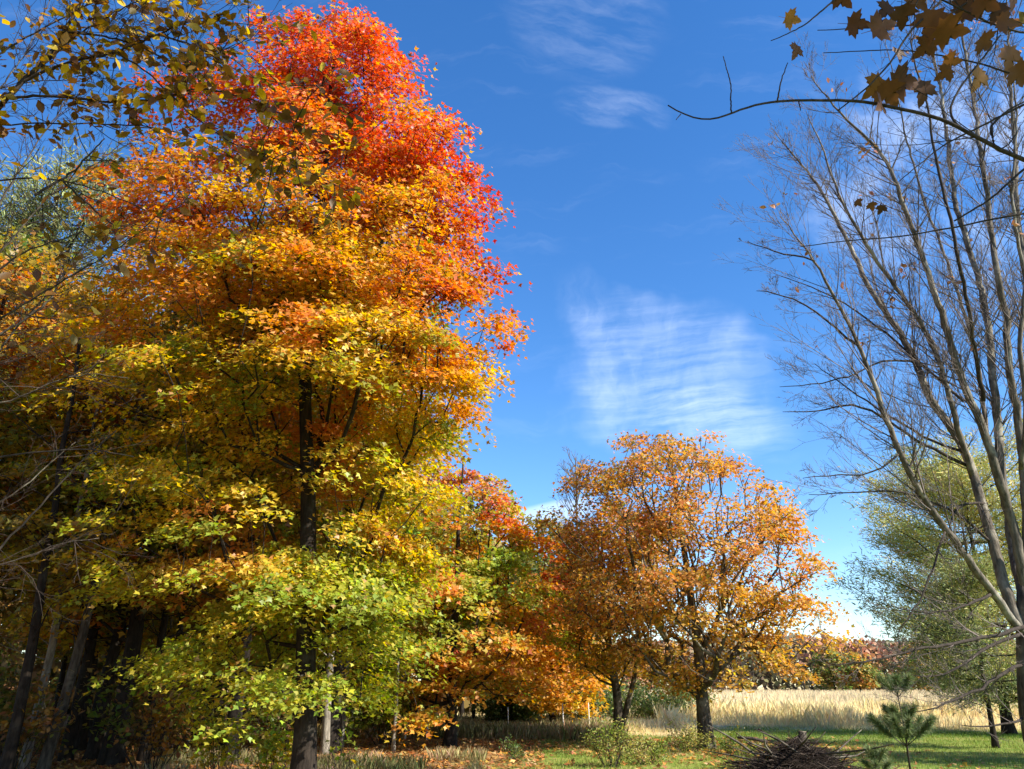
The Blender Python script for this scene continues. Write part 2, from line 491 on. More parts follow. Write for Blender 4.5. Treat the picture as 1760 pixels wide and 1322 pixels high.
def trunk_tube(mb, pts, r0, r1, k=14, flare=1.5, c=None):
    pts = np.asarray(pts, float)
    L = np.r_[0, np.cumsum(np.linalg.norm(np.diff(pts, axis=0), axis=1))]
    n = max(10, int(L[-1] / .35))
    s_ = np.linspace(0, L[-1], n)
    q = np.stack([np.interp(s_, L, pts[:, a]) for a in range(3)], -1)
    q[1:-1, :2] += (vnoise(np.stack([s_ * .8, s_ * 0, s_ * 0 + pts[0, 0]], -1), 5)[1:-1, None] - .5) * r0 * .5
    r = r0 + (r1 - r0) * (s_ / L[-1]) ** .9
    r = r * (1 + (flare - 1) * np.exp(-s_ / (r0 * 2.2)))
    mb.tube(q, r, k, c)
    return q

def make_tree(name, label, cat, axis_pts, trunk_r, profile, ntips, nl, leaf, colfn, seed, mat=M_LEAF, bark=M_BARK, group=None,
              shape=MAPLE, spread=.55, flat=.10, hole=.42, hs=(.55, .55, .95), shell=.45, lobes=.3, droop=.3, rise=.30, bf=.35,
              tip_r=.006, outw=.45, rnd=.55, z0=None, dk=1.0, top_r=.02, extra=None, expo=.46, upw=1.0, ksides=4, dens=None, plate=None):
    rs = np.random.default_rng(seed)
    ax = np.asarray(axis_pts, float)
    org = ax[0].copy()
    root = empty(name, org)
    tips = crown_points(ax, profile, ntips, rs, shell, hole, hs, lobes, seed, dk)
    if plate:
        npl, per, pr_, th_ = plate
        cen = crown_points(ax, profile, npl, rs, shell, hole, hs, lobes, seed, dk)
        k_ = rs.poisson(per, len(cen)); pi = np.repeat(np.arange(len(cen)), k_); m_ = len(pi)
        oc = np.stack([cen[:, 0] - np.interp(cen[:, 2], ax[:, 2], ax[:, 0]), cen[:, 1] - np.interp(cen[:, 2], ax[:, 2], ax[:, 1]), cen[:, 2] * 0], -1); oc = nrm(oc)[pi]
        sc_ = (pr_ * (.55 + .9 * rs.random(len(cen))))[pi]
        a_ = rs.random(m_) * 6.283; q_ = np.sqrt(rs.random(m_)) * sc_
        off = np.stack([np.cos(a_) * q_, np.sin(a_) * q_, rs.normal(0, th_, m_)], -1)
        off[:, 2] -= .30 * (off * oc).sum(-1) + .22 * q_ * q_ / pr_
        tips = cen[pi] + off
        tips = tips[tips[:, 2] > profile[0][0] - .5]
    if extra is not None: tips = np.concatenate([tips, extra])
    if dens is not None: tips = tips[dens(tips, rs)]
    p0, p1, r0, r1, e1, e0 = grow(ax, trunk_r, tips, z0 if z0 is not None else max(.8, profile[0][0] - .4), rs=rs, rise=rise, bf=bf, tip_r=tip_r, expo=expo)
    mb = MB(org); trunk_tube(mb, ax, trunk_r, top_r)
    mb.build('trunk', bark, root, True)
    mb = MB(org); big = r1 > .035
    mb.prisms(p0[big], p1[big], r0[big], r1[big], 7); mb.prisms(p0[~big], p1[~big], r0[~big], r1[~big], ksides)
    tag(mb.build('branches', bark, root, True), kind='stuff')
    c, nor, dire, sz, ci = spray(tips, ax, nl, spread, flat, leaf, rs, droop, upw, outw, rnd)
    ok = c[:, 2] > .12
    c, nor, dire, sz, ci = c[ok], nor[ok], dire[ok], sz[ok], ci[ok]
    col = colfn(c, ci, tips, rs)
    mb = MB(org); mb.leaves(c, nor, dire, sz, col, shape)
    cr = mb.build('crown', mat, root)
    tag(cr, kind='stuff')
    tag(root, label, cat, group)
    return root

def jitcol(col, rs, v=.22, h=.12):
    n = len(col)
    col = col * (1 - v + 2 * v * rs.random((n, 1)))
    return np.clip(col * (1 + rs.normal(0, h, (n, 3)) * np.array((.6, 1, .6))), .004, .85)

# ---- the big sugar maple
def col_big(c, ci, tips, rs):
    x, y, z = c[:, 0], c[:, 1], c[:, 2]
    tn = vnoise(tips * np.array((.7, .7, 1.0)), 31) - .5
    tn2 = vnoise(tips * np.array((1.6, 1.6, 2.2)), 32) - .5
    tj = rs.normal(0, .35, len(tips))
    right = np.clip((x + 3.3) / 2.6, -1, 1.2)
    t = z + 2.6 * tn[ci] + 3.2 * tn2[ci] + 2.2 * tj[ci] + rs.normal(0, .45, len(z))
    t = t + np.clip(right, 0, 1) * np.interp(z, [3, 5.5, 7, 8.5, 12], [-.6, -1.2, .6, 1.6, 1.2]) + .6 * np.clip(z - 11, 0, 2)
    base = ramp(t, [(1.2, LIME * .9), (2.4, LIME * .8 + YEL * .2), (3.4, LIME * .5 + YEL * .5), (4.6, YEL * .95), (7.0, YEL * .85 + AMB * .15), (8.4, YEL * .45 + AMB * .55), (9.4, AMB * .6 + ORA * .4), (10.3, ORA), (11.3, ORA * .5 + RED * .5), (12.6, ORA * .15 + RED * .85), (17, RED)])
    # inner leaves still green, lower right mixed green
    g_ = ((rs.random(len(z)) < np.interp(z, [1, 4, 7, 10, 14], [.42, .30, .16, .08, .04])) | ((tn2[ci] < -.22) & (z < 8)))
    base = np.where(g_[:, None], base * .35 + GRN * .65, base)
    cr = np.clip((x + 2.9) / 1.5, 0, 1) * np.exp(-((z - 9.6) / 2.2) ** 2) * np.clip(.65 + 3.0 * tn[ci] + 1.0 * tn2[ci], 0, 1)
    base = base * (1 - cr[:, None]) + CRIM * cr[:, None] * 1.15
    tn3 = vnoise(tips * np.array((.9, .9, 1.5)) + 40, 33)
    patch_o = np.clip((tn3 - .67) * 9, 0, 1)[ci] * np.clip((9.5 - z) / 2, 0, 1) * np.clip((z - 2.6) / 1.5, 0, 1)
    base = base * (1 - patch_o[:, None]) + (ORA * .75 + AMB * .25) * patch_o[:, None]
    patch_g = np.clip((.30 - tn3) * 8, 0, .85)[ci] * np.clip((11.5 - z) / 3, 0, 1)
    base = base * (1 - patch_g[:, None]) + (GRN * .6 + LIME * .25) * patch_g[:, None]
    fleck = rs.random(len(z)) < np.interp(z, [8, 11], [.0, .13])
    base = np.where(fleck[:, None], AMB * .8 + YEL * .2, base)
    pale = rs.random(len(z)) < np.interp(z, [6, 9, 14], [.03, .08, .12])  # scattered pale leaves paint light glints into the upper crown
    base = np.where(pale[:, None], base * .5 + PINK * .6, base)
    return jitcol(base, rs)

bx, by = GX(525, 14.0), 14.0
AX_BIG = [(bx, by, -.1)] + [tuple(P(a, b, by)) for a, b in ((524, 1250), (524, 1080), (530, 850), (524, 600), (545, 400), (565, 200), (583, 60))]
_ax = np.array(AX_BIG)
PROF_BIG = [(z, max(.25, x0 - xl), max(.25, xr - x0)) for z, xl, xr in
            [(1.3, -4.5, -2.5), (1.9, -5.6, -2.1), (2.8, -6.5, -2.0), (4.3, -7.1, -1.9), (5.6, -7.5, -1.5), (6.4, -7.6, -.9), (7.2, -7.6, -.55), (8.2, -7.6, -.5), (9.4, -7.4, -.7), (10.8, -7.3, -.85), (12.0, -7.2, -1.2), (13.0, -6.9, -1.7), (13.9, -6.2, -2.3), (14.7, -5.0, -2.9), (15.5, -3.95, -3.3)]
            for x0 in [float(np.interp(z, _ax[:, 2], _ax[:, 0]))]]
make_tree('maple_tree', 'tall sugar maple shading from green low leaves through gold to a fiery red top', 'tree', AX_BIG, .19, PROF_BIG, 100, 64, .088, col_big, 101,
          spread=.42, flat=.07, hole=.385, hs=(.55, .55, .9), shell=.45, lobes=.34, droop=.38, z0=2.2, tip_r=.0042, outw=.55, rnd=.5, dk=.85, plate=(390, 7.0, .75, .08))

# ---- second maple, green / rust / gold, beyond the big one
def col_second(c, ci, tips, rs):
    x, y, z = c[:, 0], c[:, 1], c[:, 2]
    tn = vnoise(tips * .75, 41) - .5; tn2 = vnoise(tips * 1.7, 42) - .5
    t = 2.6 * tn[ci] + 2.0 * tn2[ci] + rs.normal(0, .25, len(z)) + np.clip((x - c[:, 0].mean()) / 3, -1, 1) * .45 + np.interp(z, [1, 3, 7], [.2, -.1, .25])
    base = ramp(t, [(-1.2, GRN * 1.3), (-.5, GRN * .5 + LIME * .5), (.1, OLI * .6 + LIME * .6), (.5, AMB * .75 + OLI * .5), (.9, ORA), (1.3, RUST * 1.4), (1.9, RED * .9)])
    pk = (z > 6.6) & (rs.random(len(z)) < .5)
    base = np.where(pk[:, None], PINK * .75, base)
    gold = (z < 2.6) & (x > c[:, 0].mean() - 1) & (rs.random(len(z)) < .6)
    base = np.where(gold[:, None], AMB * .95, base)
    return jitcol(base, rs)
Y2 = 24.0; b2 = GX(772, Y2)
make_tree('maple_tree', 'medium maple of mottled green, rust and gold leaves at the edge of the leaf litter', 'tree',
          [(b2, Y2, -.1), (b2 + .05, Y2, 3), (b2 + .1, Y2, 6), (b2 + .2, Y2, 8.1)], .17,
          [(.9, 2.0, 1.6), (1.6, 3.0, 2.5), (3, 3.6, 3.1), (4.6, 3.7, 2.8), (6.2, 3.0, 2.1), (7.3, 1.9, 1.6), (8.2, .5, .5)], 100, 42, .13, col_second, 202, plate=(170, 4.6, .75, .08),
          spread=.48, flat=.08, hole=.40, z0=1.2, tip_r=.006)

# ---- broad orange maple out on the grass
def col_orange(c, ci, tips, rs, mid=5.6):
    x, y, z = c[:, 0], c[:, 1], c[:, 2]
    tn = vnoise(tips * .8, 51) - .5; tn2 = vnoise(tips * 1.8, 52) - .5
    t = np.interp(z, [1, 2.5, 4, 6, 9], [-.25, -.1, .28, .45, .75]) + 1.1 * tn[ci] + .8 * tn2[ci] + rs.normal(0, .14, len(z))
    base = ramp(t, [(-.6, YEL * .95), (-.15, AMB * .7 + YEL * .2 + TAN * .1), (.2, AMB * .85 + TAN * .15), (.55, AMB * .5 + ORA * .4 + TAN * .12), (.9, ORA), (1.3, ORA * .6 + RUST * .5)])
    base = base * .80 + (TAN * .5 + RUST * .5) * .16
    gl_ = rs.random(len(z)) < np.interp(x - (x.min() + x.max()) / 2, [-3, 0, 3], [.28, .14, .10])
    base = np.where(gl_[:, None], OLI * 1.0, base)
    return jitcol(base, rs, .22, .10)
Y3 = 23.5; b3 = GX(1215, Y3)
make_tree('maple_tree', 'broad orange and amber maple with a rounded open crown standing on the grass', 'tree',
          [(b3, Y3, -.1), (b3 - .02, Y3, 1.5), (b3 + .02, Y3, 2.4), (b3 - .15, Y3, 4.5), (b3 - .35, Y3, 7), (b3 - .4, Y3, 8.5)], .20,
          [(1.6, .5, 1.6), (2.0, 1.4, 3.2), (2.6, 2.4, 3.8), (3.4, 3.4, 3.7), (4.1, 3.7, 4.0), (4.7, 3.9, 3.4), (5.8, 3.9, 3.2), (6.7, 3.6, 3.0), (7.6, 2.9, 2.6), (8.3, 2.0, 1.8), (8.7, .9, .8)], 100, 33, .105, col_orange, 303, plate=(270, 4.5, .55, .10),
          spread=.45, flat=.10, hole=.30, hs=(.9, .9, 1.1), lobes=.08, z0=1.3, tip_r=.0075, shell=.5, bark=M_BARKG, rise=.75, bf=.55)

# ---- smaller forked tree to its left
Y4 = 27.5; b4 = GX(1064, Y4)
def col_forked(c, ci, tips, rs):
    return col_orange(c, ci, tips, rs) * .98
r4 = make_tree('maple_tree', 'smaller forked rust orange maple close beside the broad orange one', 'tree',
          [(b4, Y4, -.1), (b4 + .02, Y4, 1.2), (b4 - .2, Y4, 3.0), (b4 - .35, Y4, 5), (b4 - .3, Y4, 7.3)], .17,
          [(2.1, .9, 1.0), (2.8, 1.7, 1.9), (3.8, 1.9, 2.0), (5.2, 1.8, 1.9), (6.6, 1.3, 1.5), (7.6, .4, .5)], 360, 38, .13, col_forked, 404,
          spread=.5, flat=.12, hole=.42, z0=1.4, tip_r=.008, bark=M_BARKG, rise=.7, bf=.5)
mb = MB((b4, Y4, -.1))
mb.tube([(b4 + .03, Y4, .25), (b4 + .25, Y4 - .05, .85), (b4 + .5, Y4 - .05, 1.6), (b4 + .75, Y4, 2.6), (b4 + .8, Y4, 3.6)], [.11, .10, .085, .06, .03], 9)
mb.build('fork_stem', M_BARKG, r4, True)

# ---- golden trees behind the second maple
def col_gold(c, ci, tips, rs):
    z = c[:, 2]; tn = vnoise(tips * .7, 61) - .5
    t = np.interp(z, [1, 4, 7], [.0, .3, .7]) + 1.3 * tn[ci] + rs.normal(0, .15, len(z))
    return jitcol(ramp(t, [(-.5, YEL * .8), (0, AMB * .95), (.4, AMB * .6 + ORA * .4), (.8, OLI * .6 + ORA * .4), (1.2, OLI)]), rs)
def col_olive(c, ci, tips, rs):
    tn = vnoise(tips * .7, 62) - .5
    t = 1.6 * tn[ci] + rs.normal(0, .2, len(c))
    return jitcol(ramp(t, [(-.6, GRN * .9), (0, OLI), (.5, OLI * .5 + AMB * .4), (.9, RUST * .8)]), rs)
Yg = 33.0; bg_ = GX(950, Yg)
make_tree('maple_tree', 'low golden maple behind the mottled green and rust maple', 'tree', [(bg_, Yg, -.1), (bg_, Yg, 3), (bg_, Yg, 6)], .14,
          [(.9, 1.5, 1.4), (2, 2.2, 2.2), (3.5, 2.3, 2.0), (5, 1.6, 1.5), (6, .5, .5)], 300, 40, .16, col_gold, 505, spread=.6, flat=.15, hole=.36, z0=1.0)
Yo = 38.0; bo = P(925, 1000, Yo)[0]
make_tree('oak_tree', 'olive and amber tree with a domed top behind the low golden maple', 'tree', [(bo, Yo, -.1), (bo, Yo, 5), (bo, Yo, 9)], .2,
          [(1.5, 2.4, 2.2), (4, 3.4, 2.8), (6.5, 3.2, 2.5), (8.3, 2.0, 1.6), (9.4, .5, .5)], 420, 40, .18, col_olive, 506, spread=.75, flat=.2, hole=.36, z0=1.5)

# ---- woods to the left
def col_yellowwood(c, ci, tips, rs):
    z = c[:, 2]; tn = vnoise(tips * .5, 71) - .5; tn2 = vnoise(tips * 1.3, 72) - .5
    t = np.interp(z, [2, 6, 10, 14], [.25, .1, .25, .6]) + 1.2 * tn[ci] + .7 * tn2[ci] + rs.normal(0, .15, len(z))
    return jitcol(ramp(t, [(-.6, GRN * .8), (-.15, OLI), (.1, YEL * .6 + OLI * .3), (.4, AMB * .9), (.8, ORA * .8), (1.2, RUST)]), rs)
def col_leftorange(c, ci, tips, rs):
    tn = vnoise(tips * .6, 73) - .5
    t = 1.4 * tn[ci] + rs.normal(0, .2, len(c))
    return jitcol(ramp(t, [(-.5, GRN * .8), (-.15, OLI), (.2, AMB * .75), (.55, ORA * .8), (.9, BRN)]), rs)
def col_brownwood(c, ci, tips, rs):
    tn = vnoise(tips * .6, 74) - .5
    t = 1.4 * tn[ci] + rs.normal(0, .2, len(c))
    return jitcol(ramp(t, [(-.6, GRN * .8), (-.1, OLI * .8), (.3, BRN * 1.3), (.8, AMB * .6)]), rs)
x_, y_ = -8.6, 19.0
make_tree('maple_tree', 'yellow and olive maple crowding the left flank of the tall sugar maple', 'tree',
          [(x_, y_, -.1), (x_ + .1, y_, 5), (x_ - .2, y_, 10), (x_ - .2, y_, 12.3)], .22,
          [(3.0, 2.0, 2.0), (4.5, 3.2, 3.0), (7, 3.6, 3.2), (9.5, 2.8, 2.8), (11.3, 1.6, 1.8), (12.6, .5, .5)], 100, 38, .14, col_yellowwood, 601, plate=(170, 4.5, .85, .08), spread=.5, flat=.08, hole=.42, z0=2.5)
x_, y_ = -13.6, 19.5
make_tree('maple_tree', 'orange maple at the outer edge of the woods below the grey green pine', 'tree',
          [(x_, y_, -.1), (x_, y_, 6), (x_ - .2, y_, 13.2)], .2,
          [(4, 1.6, 1.6), (6, 2.8, 2.4), (9, 3.0, 2.4), (11.5, 2.2, 1.8), (13.3, .5, .5)], 420, 36, .15, col_leftorange, 602, spread=.65, flat=.13, hole=.42, z0=3)

# feathery pine behind
def pine(name, label, base, H, r_, zb, n, colfn, seed, trunk_r, len_n=.14, nl=80, cat='pine tree', bark=M_BARK, sag=.0, group=None, profile=None, whorl=.55, asym=(1, 1), spread=.42, flat=.12):
    rs = np.random.default_rng(seed)
    bx_, by_ = base
    org = np.array((bx_, by_, -.1)); root = empty(name, org)
    mb = MB(org); trunk_tube(mb, [(bx_, by_, -.1), (bx_ + .05, by_, H * .5), (bx_, by_, H)], trunk_r, .015, 10)
    mb.build('trunk', bark, root, True)
    P0 = []; P1 = []; R0 = []; R1 = []; tips = []; dirs = []
    z = zb
    while z < H - .3:
        f = (z - zb) / (H - zb)
        rad = r_ * np.interp(f, [p[0] for p in profile], [p[1] for p in profile]) if profile else r_ * (1 - f) ** .8
        for q in range(rs.integers(4, 7)):
            th = rs.random() * 6.283
            ln = rad * (.55 + .6 * rs.random()) * (asym[0] if math.cos(th) < 0 else asym[1])
            d = np.array((math.cos(th), math.sin(th), .12 + .35 * f))
            prev = np.array((bx_, by_, z)); m = max(3, int(ln / .35))
            for s_ in range(1, m + 1):
                t = s_ / m
                b = np.array((bx_, by_, z)) + d * ln * t + np.array((0, 0, (-sag * 4 * t * (1 - t) * .5 + .18 * t * t - sag * t) * ln)) + rs.normal(0, .03, 3)
                P0.append(prev); P1.append(b); rr = max(.006, trunk_r * .28 * (1 - t) * ln / r_ + .006); R0.append(rr * 1.15); R1.append(rr); prev = b
                if t > .3:
                    for e in range(2):
                        sd = np.array((-d[1], d[0], 0)) * rs.normal(0, .35) * ln * .5 * (1.2 - t)
                        tp = b + sd + np.array((0, 0, .05)); tips.append(tp); dirs.append(nrm(d * .7 + sd * 1.2 + np.array((0, 0, .25 - sag))))
                        P0.append(b); P1.append(tp); R0.append(.007); R1.append(.004)
        z += whorl * (.7 + .6 * rs.random())
    mb = MB(org); mb.prisms(P0, P1, R0, R1, 4); tag(mb.build('branches', bark, root, True), kind='stuff')
    tips = np.array(tips); dirs = np.array(dirs)
    keep = rs.random(len(tips)) < .9
    tips = tips[keep]; dirs = dirs[keep]
    cnt = rs.poisson(nl, len(tips)); ci = np.repeat(np.arange(len(tips)), cnt); N = len(ci)
    c = tips[ci] + rs.normal(0, 1, (N, 3)) * np.array((spread * .5, spread * .5, flat)) - dirs[ci] * rs.random((N, 1)) * .2
    dr = dirs[ci] + rs.normal(0, .55, (N, 3))
    col = colfn(c, ci, tips, rs)
    mb = MB(org); mb.leaves(c, rs.normal(0, 1, (N, 3)) + np.array((.2, -.3, .6)), dr, len_n * (.7 + .6 * rs.random(N)), col, WIDEN)
    cr = mb.build('crown', M_NEEDLE, root); tag(cr, kind='stuff')
    tag(root, label, cat, group)
    return root

def col_pine(c, ci, tips, rs):
    tn = vnoise(tips * .6, 81)
    t = tn[ci] + rs.normal(0, .15, len(c))
    return jitcol(ramp(t, [(.1, np.array((.09, .11, .035))), (.5, np.array((.19, .21, .07))), (.9, np.array((.34, .34, .11)))]), rs)
def col_larch(c, ci, tips, rs):
    tn = vnoise(tips * .45, 82)
    t = tn[ci] + rs.normal(0, .15, len(c)) + np.clip((c[:, 0] - 16) * .07, -.25, .2)
    return jitcol(ramp(t, [(.05, np.array((.10, .13, .04))), (.35, np.array((.27, .29, .09))), (.6, np.array((.44, .42, .10))), (.95, np.array((.54, .47, .12)))]), rs)
pine('pine_tree', 'grey green pine rising behind the woods and bare grey limbs', (-17.3, 26.5), 20.8, 4.6, 5, 0, col_pine, 611, .24, .27, 32, spread=.8, flat=.25,
     profile=[(0, .9), (.4, 1), (.75, .75), (1, .25)], whorl=.6)
pine('pine_tree', 'second grey green pine with a sparser top beside the first', (-21.0, 27.5), 19.0, 3.6, 5, 0, col_pine, 612, .22, .27, 24, spread=.8, flat=.25,
     profile=[(0, .9), (.4, 1), (.75, .75), (1, .25)], whorl=.65)

# feathery olive tree at the right
pine('larch_tree', 'feathery olive yellow larch with drooping layered sprays behind the bare tree', (18.2, 32.0), 10.2, 5.5, 1.3, 0, col_larch, 701, .20, .20, 70, cat='larch', sag=.12,
     profile=[(0, .75), (.3, .95), (.6, .9), (.85, .6), (1, .25)], whorl=.42, spread=.75, flat=.16, asym=(.95, 1.1))
pine('larch_tree', 'small slender olive larch with a thin trunk on the mown lawn', (GX(1712, 24.3), 24.3), 5.2, 2.0, 1.25, 0, col_larch, 702, .085, .13, 60, cat='larch', sag=.15,
     profile=[(0, .8), (.4, 1), (1, .2)], whorl=.35, spread=.55, flat=.14)

# ---- deeper woods: three stocks of trees copied and spread through the left background
protos = []
for q, (fn, lab) in enumerate([(col_yellowwood, 0), (col_brownwood, 1), (col_olive, 2)]):
    hh = [15.5, 14.0, 16.5][q]
    rt = make_tree('woodland_tree', 'x', 'tree', [(0, 0, -.1), (.2 * (q - 1), 0, 5), (.3 * (q - 1), .2, 10), (0, .1, hh - .5)], [.19, .16, .22][q],
              [(3.2, 1.5, 1.5), (5, 2.5, 2.4), (8, 3.1, 3.0), (hh - 4, 2.8, 2.7), (hh - 1.4, 1.6, 1.5), (hh, .3, .3)], 330, 42, .19, fn, 800 + q, spread=.85, flat=.2, hole=.38, z0=3)
    protos.append(rt)
def copy_tree(o, loc, rz, sc):
    c = o.copy(); COL.objects.link(c); c.location = loc; c.rotation_euler = (0, 0, rz); c.scale = (sc, sc, sc)
    for ch in o.children:
        d = ch.copy(); COL.objects.link(d); d.parent = c
    return c
LW = ['yellowing woodland tree with slim dark trunk in the shaded woods', 'brown leaved woodland tree with slim dark trunk in the shaded woods', 'olive woodland tree with stout dark trunk in the shaded woods']
spots = [(-11.5, 23.5), (-8.3, 24.5), (-15.6, 23), (-5.6, 27), (-10.3, 28.5), (-13.8, 29), (-19.5, 22), (-3.2, 31), (-7.2, 32.5), (-11.5, 34), (-16.5, 33), (-23, 26.5), (-5.0, 37.5), (-1.6, 36.5),
         (-9.5, 39), (-14, 40), (-20, 38), (-26, 33), (-2.5, 44), (-7, 46), (-12, 47), (-18, 46), (-27, 42), (1.0, 48), (-24, 20), (-15.5, 12), (-13.5, 6.5), (-11, 1.0), (-8.5, -5), (-19, 7), (-17, -1), (-5.9, 18.6), (-4.5, 21.8), (-9.8, 20.6)]
for q, (sx, sy) in enumerate(spots):
    k = q % 3
    o = protos[k] if q < 3 else copy_tree(protos[k], (0, 0, 0), 0, 1)
    sc = .82 + .3 * ((q * 37) % 10) / 10
    if sx > -4: sc *= .62
    o.location = (sx, sy, -.1); o.rotation_euler = (0, 0, q * 2.4); o.scale = (sc, sc, sc)
    tag(o, LW[k], 'tree', 'trees filling the shaded woods')

for q, (sx, sy, sc, lab) in enumerate([(14.4, 18.4, .46, 'small olive tree added out of view to cast shade on the lawn'), (18.6, 18.0, .50, 'second small olive tree added out of view for its shade')]):  # two unseen trees added to throw a broken shadow across the lawn
    o = copy_tree(protos[2], (sx, sy, -.05), 1.3 * q, sc); tag(o, lab, 'tree'); del o['group']
# slim trunks along the edge of the woods, with stubs and a little brown foliage
def slim(name, label, px0, Y, lean, H, r, bark, seed, group=None, bare=True):
    rs = np.random.default_rng(seed)
    x0 = GX(px0, Y); org = np.array((x0, Y, -.1)); root = empty(name, org)
    ax = [(x0, Y, -.1), (x0 + lean * H * .4, Y + .1, H * .4), (x0 + lean * H, Y, H)]
    mb = MB(org); trunk_tube(mb, ax, r, r * .25, 10, 1.25); mb.build('trunk', bark, root, True)
    n = int(H * 2.2); z = H * (.22 + .75 * rs.random(n)); th = rs.random(n) * 6.283
    A = np.asarray(ax); p = np.stack([np.interp(z, A[:, 2], A[:, 0]), np.interp(z, A[:, 2], A[:, 1]), z], -1)
    d = np.stack([np.cos(th), np.sin(th), .1 + .7 * rs.random(n)], -1); L = .5 + 1.4 * rs.random(n)
    mb = MB(org); tw = twigs(p, nrm(d), L, np.full(n, r * .16), 2, rs)
    for (a, b_, ra, rb) in tw: mb.prisms(a, b_, ra, rb, 4)
    tag(mb.build('branches', bark, root, True), kind='stuff')
    tag(root, label, 'tree', group)
    return root

def twigs(p, d, L, r, levels, rs, nseg=4, kids=(5, 4, 3), up=.22, wig=.13, ang=.75, decay=(.45, .5, .5), rk=.55, rmin=.0016, thin_last=True):
    """levels of wandering tapered twigs; returns a list of (p0,p1,r0,r1)"""
    out = []
    for lv in range(levels):
        n = len(p)
        if n == 0: break
        nodes = [p]; dirs = [d]; cur = p; cd = d
        ns_ = 2 if (thin_last and lv == levels - 1) else nseg
        for s_ in range(ns_):
            cd = nrm(cd + rs.normal(0, wig, (n, 3)) + np.array((0, 0, up / ns_ * 1.3)))
            nx = cur + cd * (L / ns_)[:, None]
            f0 = 1 - s_ / ns_ * .8; f1 = 1 - (s_ + 1) / ns_ * .8
            out.append((cur, nx, np.maximum(r * f0, rmin), np.maximum(r * f1, rmin * .8)))
            cur = nx; nodes.append(nx); dirs.append(cd)
        if lv == levels - 1: break
        k = kids[min(lv, len(kids) - 1)]
        N = np.stack(nodes, 1); D = np.stack(dirs, 1)
        pi = np.repeat(np.arange(n), k); m = len(pi)
        f = (.2 + .78 * rs.random(m)) * nseg; i0 = np.minimum(f.astype(int), nseg - 1); fr = (f - i0)[:, None]
        pp = N[pi, i0] * (1 - fr) + N[pi, i0 + 1] * fr
        dd = nrm(D[pi, i0] + ang * nrm(rs.normal(0, 1, (m, 3))))
        LL = L[pi] * decay[min(lv, len(decay) - 1)] * (.6 + .7 * rs.random(m)) * (1.15 - .6 * f / nseg)
        rr = np.maximum(r[pi] * (1 - f / nseg * .7) * rk, rmin)
        p, d, L, r = pp, dd, LL, rr
    return out

SL = [('pale slim trunk catching sun patches in the dark woods', 40, 18.0, .012, 9.5, .10, M_BARKP),
      ('leaning trunk with pale patches tilting right in the dark woods', 72, 17.0, .085, 9.0, .12, M_BARKG),
      ('straight dark trunk, one of a close pair under the maple sprays', 243, 19.5, .01, 8.0, .12, M_BARK),
      ('slightly thinner dark trunk, the other of the close pair', 278, 20.3, -.005, 8.0, .10, M_BARK),
      ('thin pale trunk standing between the dark pair and the maple', 262, 24.0, .0, 8.0, .07, M_BARKP),
      ('tall dark trunk with broken side stubs near the leaning trunk', 112, 20.5, .02, 10.0, .15, M_BARK),
      ('pale grey trunk seen just behind the sugar maple stem', 556, 21.0, -.01, 9.5, .11, M_BARKP),
      ('thin pale trunk beside the pale grey one behind the maple', 585, 23.5, .01, 8.5, .07, M_BARKP),
      ('bare pale pole of a dead sapling behind the low maple sprays', 676, 22.0, .0, 4.2, .055, M_BARKP),
      ('dark bent trunk at the outer edge of the woods', 8, 16.0, -.03, 9.0, .12, M_BARK),
      ('slim dark trunk standing deep behind the pale slim one', 165, 25.0, .0, 9.0, .13, M_BARK),
      ('slim dark trunk behind the yellow sprays of the maple', 398, 24.5, .01, 8.0, .11, M_BARK)]
for q, (lab, px0, Y, lean, H, r, bk) in enumerate(SL):
    slim('slender_tree', lab, px0, Y, lean, H, r, bk, 900 + q)

# ---- leafless sapling tree behind, left of the orange maple
def bare_small(label, px0, Y, H, r, seed, lean=0.0, spreadk=1.0):
    rs = np.random.default_rng(seed); x0 = GX(px0, Y); org = np.array((x0, Y, -.1)); root = empty('bare_tree', org)
    ax = [(x0, Y, -.1), (x0 + lean * H * .5, Y, H * .5), (x0 + lean * H, Y, H)]
    mb = MB(org); trunk_tube(mb, ax, r, r * .15, 8, 1.2); mb.build('trunk', M_TWIG, root, True)
    n = int(H * 5); z = H * (.25 + .73 * rs.random(n)); th = rs.random(n) * 6.283
    A = np.asarray(ax); p = np.stack([np.interp(z, A[:, 2], A[:, 0]), np.interp(z, A[:, 2], A[:, 1]), z], -1)
    d = nrm(np.stack([np.cos(th) * .6, np.sin(th) * .6, .9 + .4 * rs.random(n)], -1)); L = spreadk * H * .3 * (1.15 - z / H) + .5
    mb = MB(org)
    for t in twigs(p, d, L, np.full(n, r * .2), 3, rs, rmin=.006): mb.prisms(*t, 3)
    tag(mb.build('branches', M_TWIG, root, True), kind='stuff')
    tag(root, label, 'tree')
bare_small('leafless grey tree with fine upright twigs behind the orange maple', 1002, 40.0, 12.6, .16, 77)

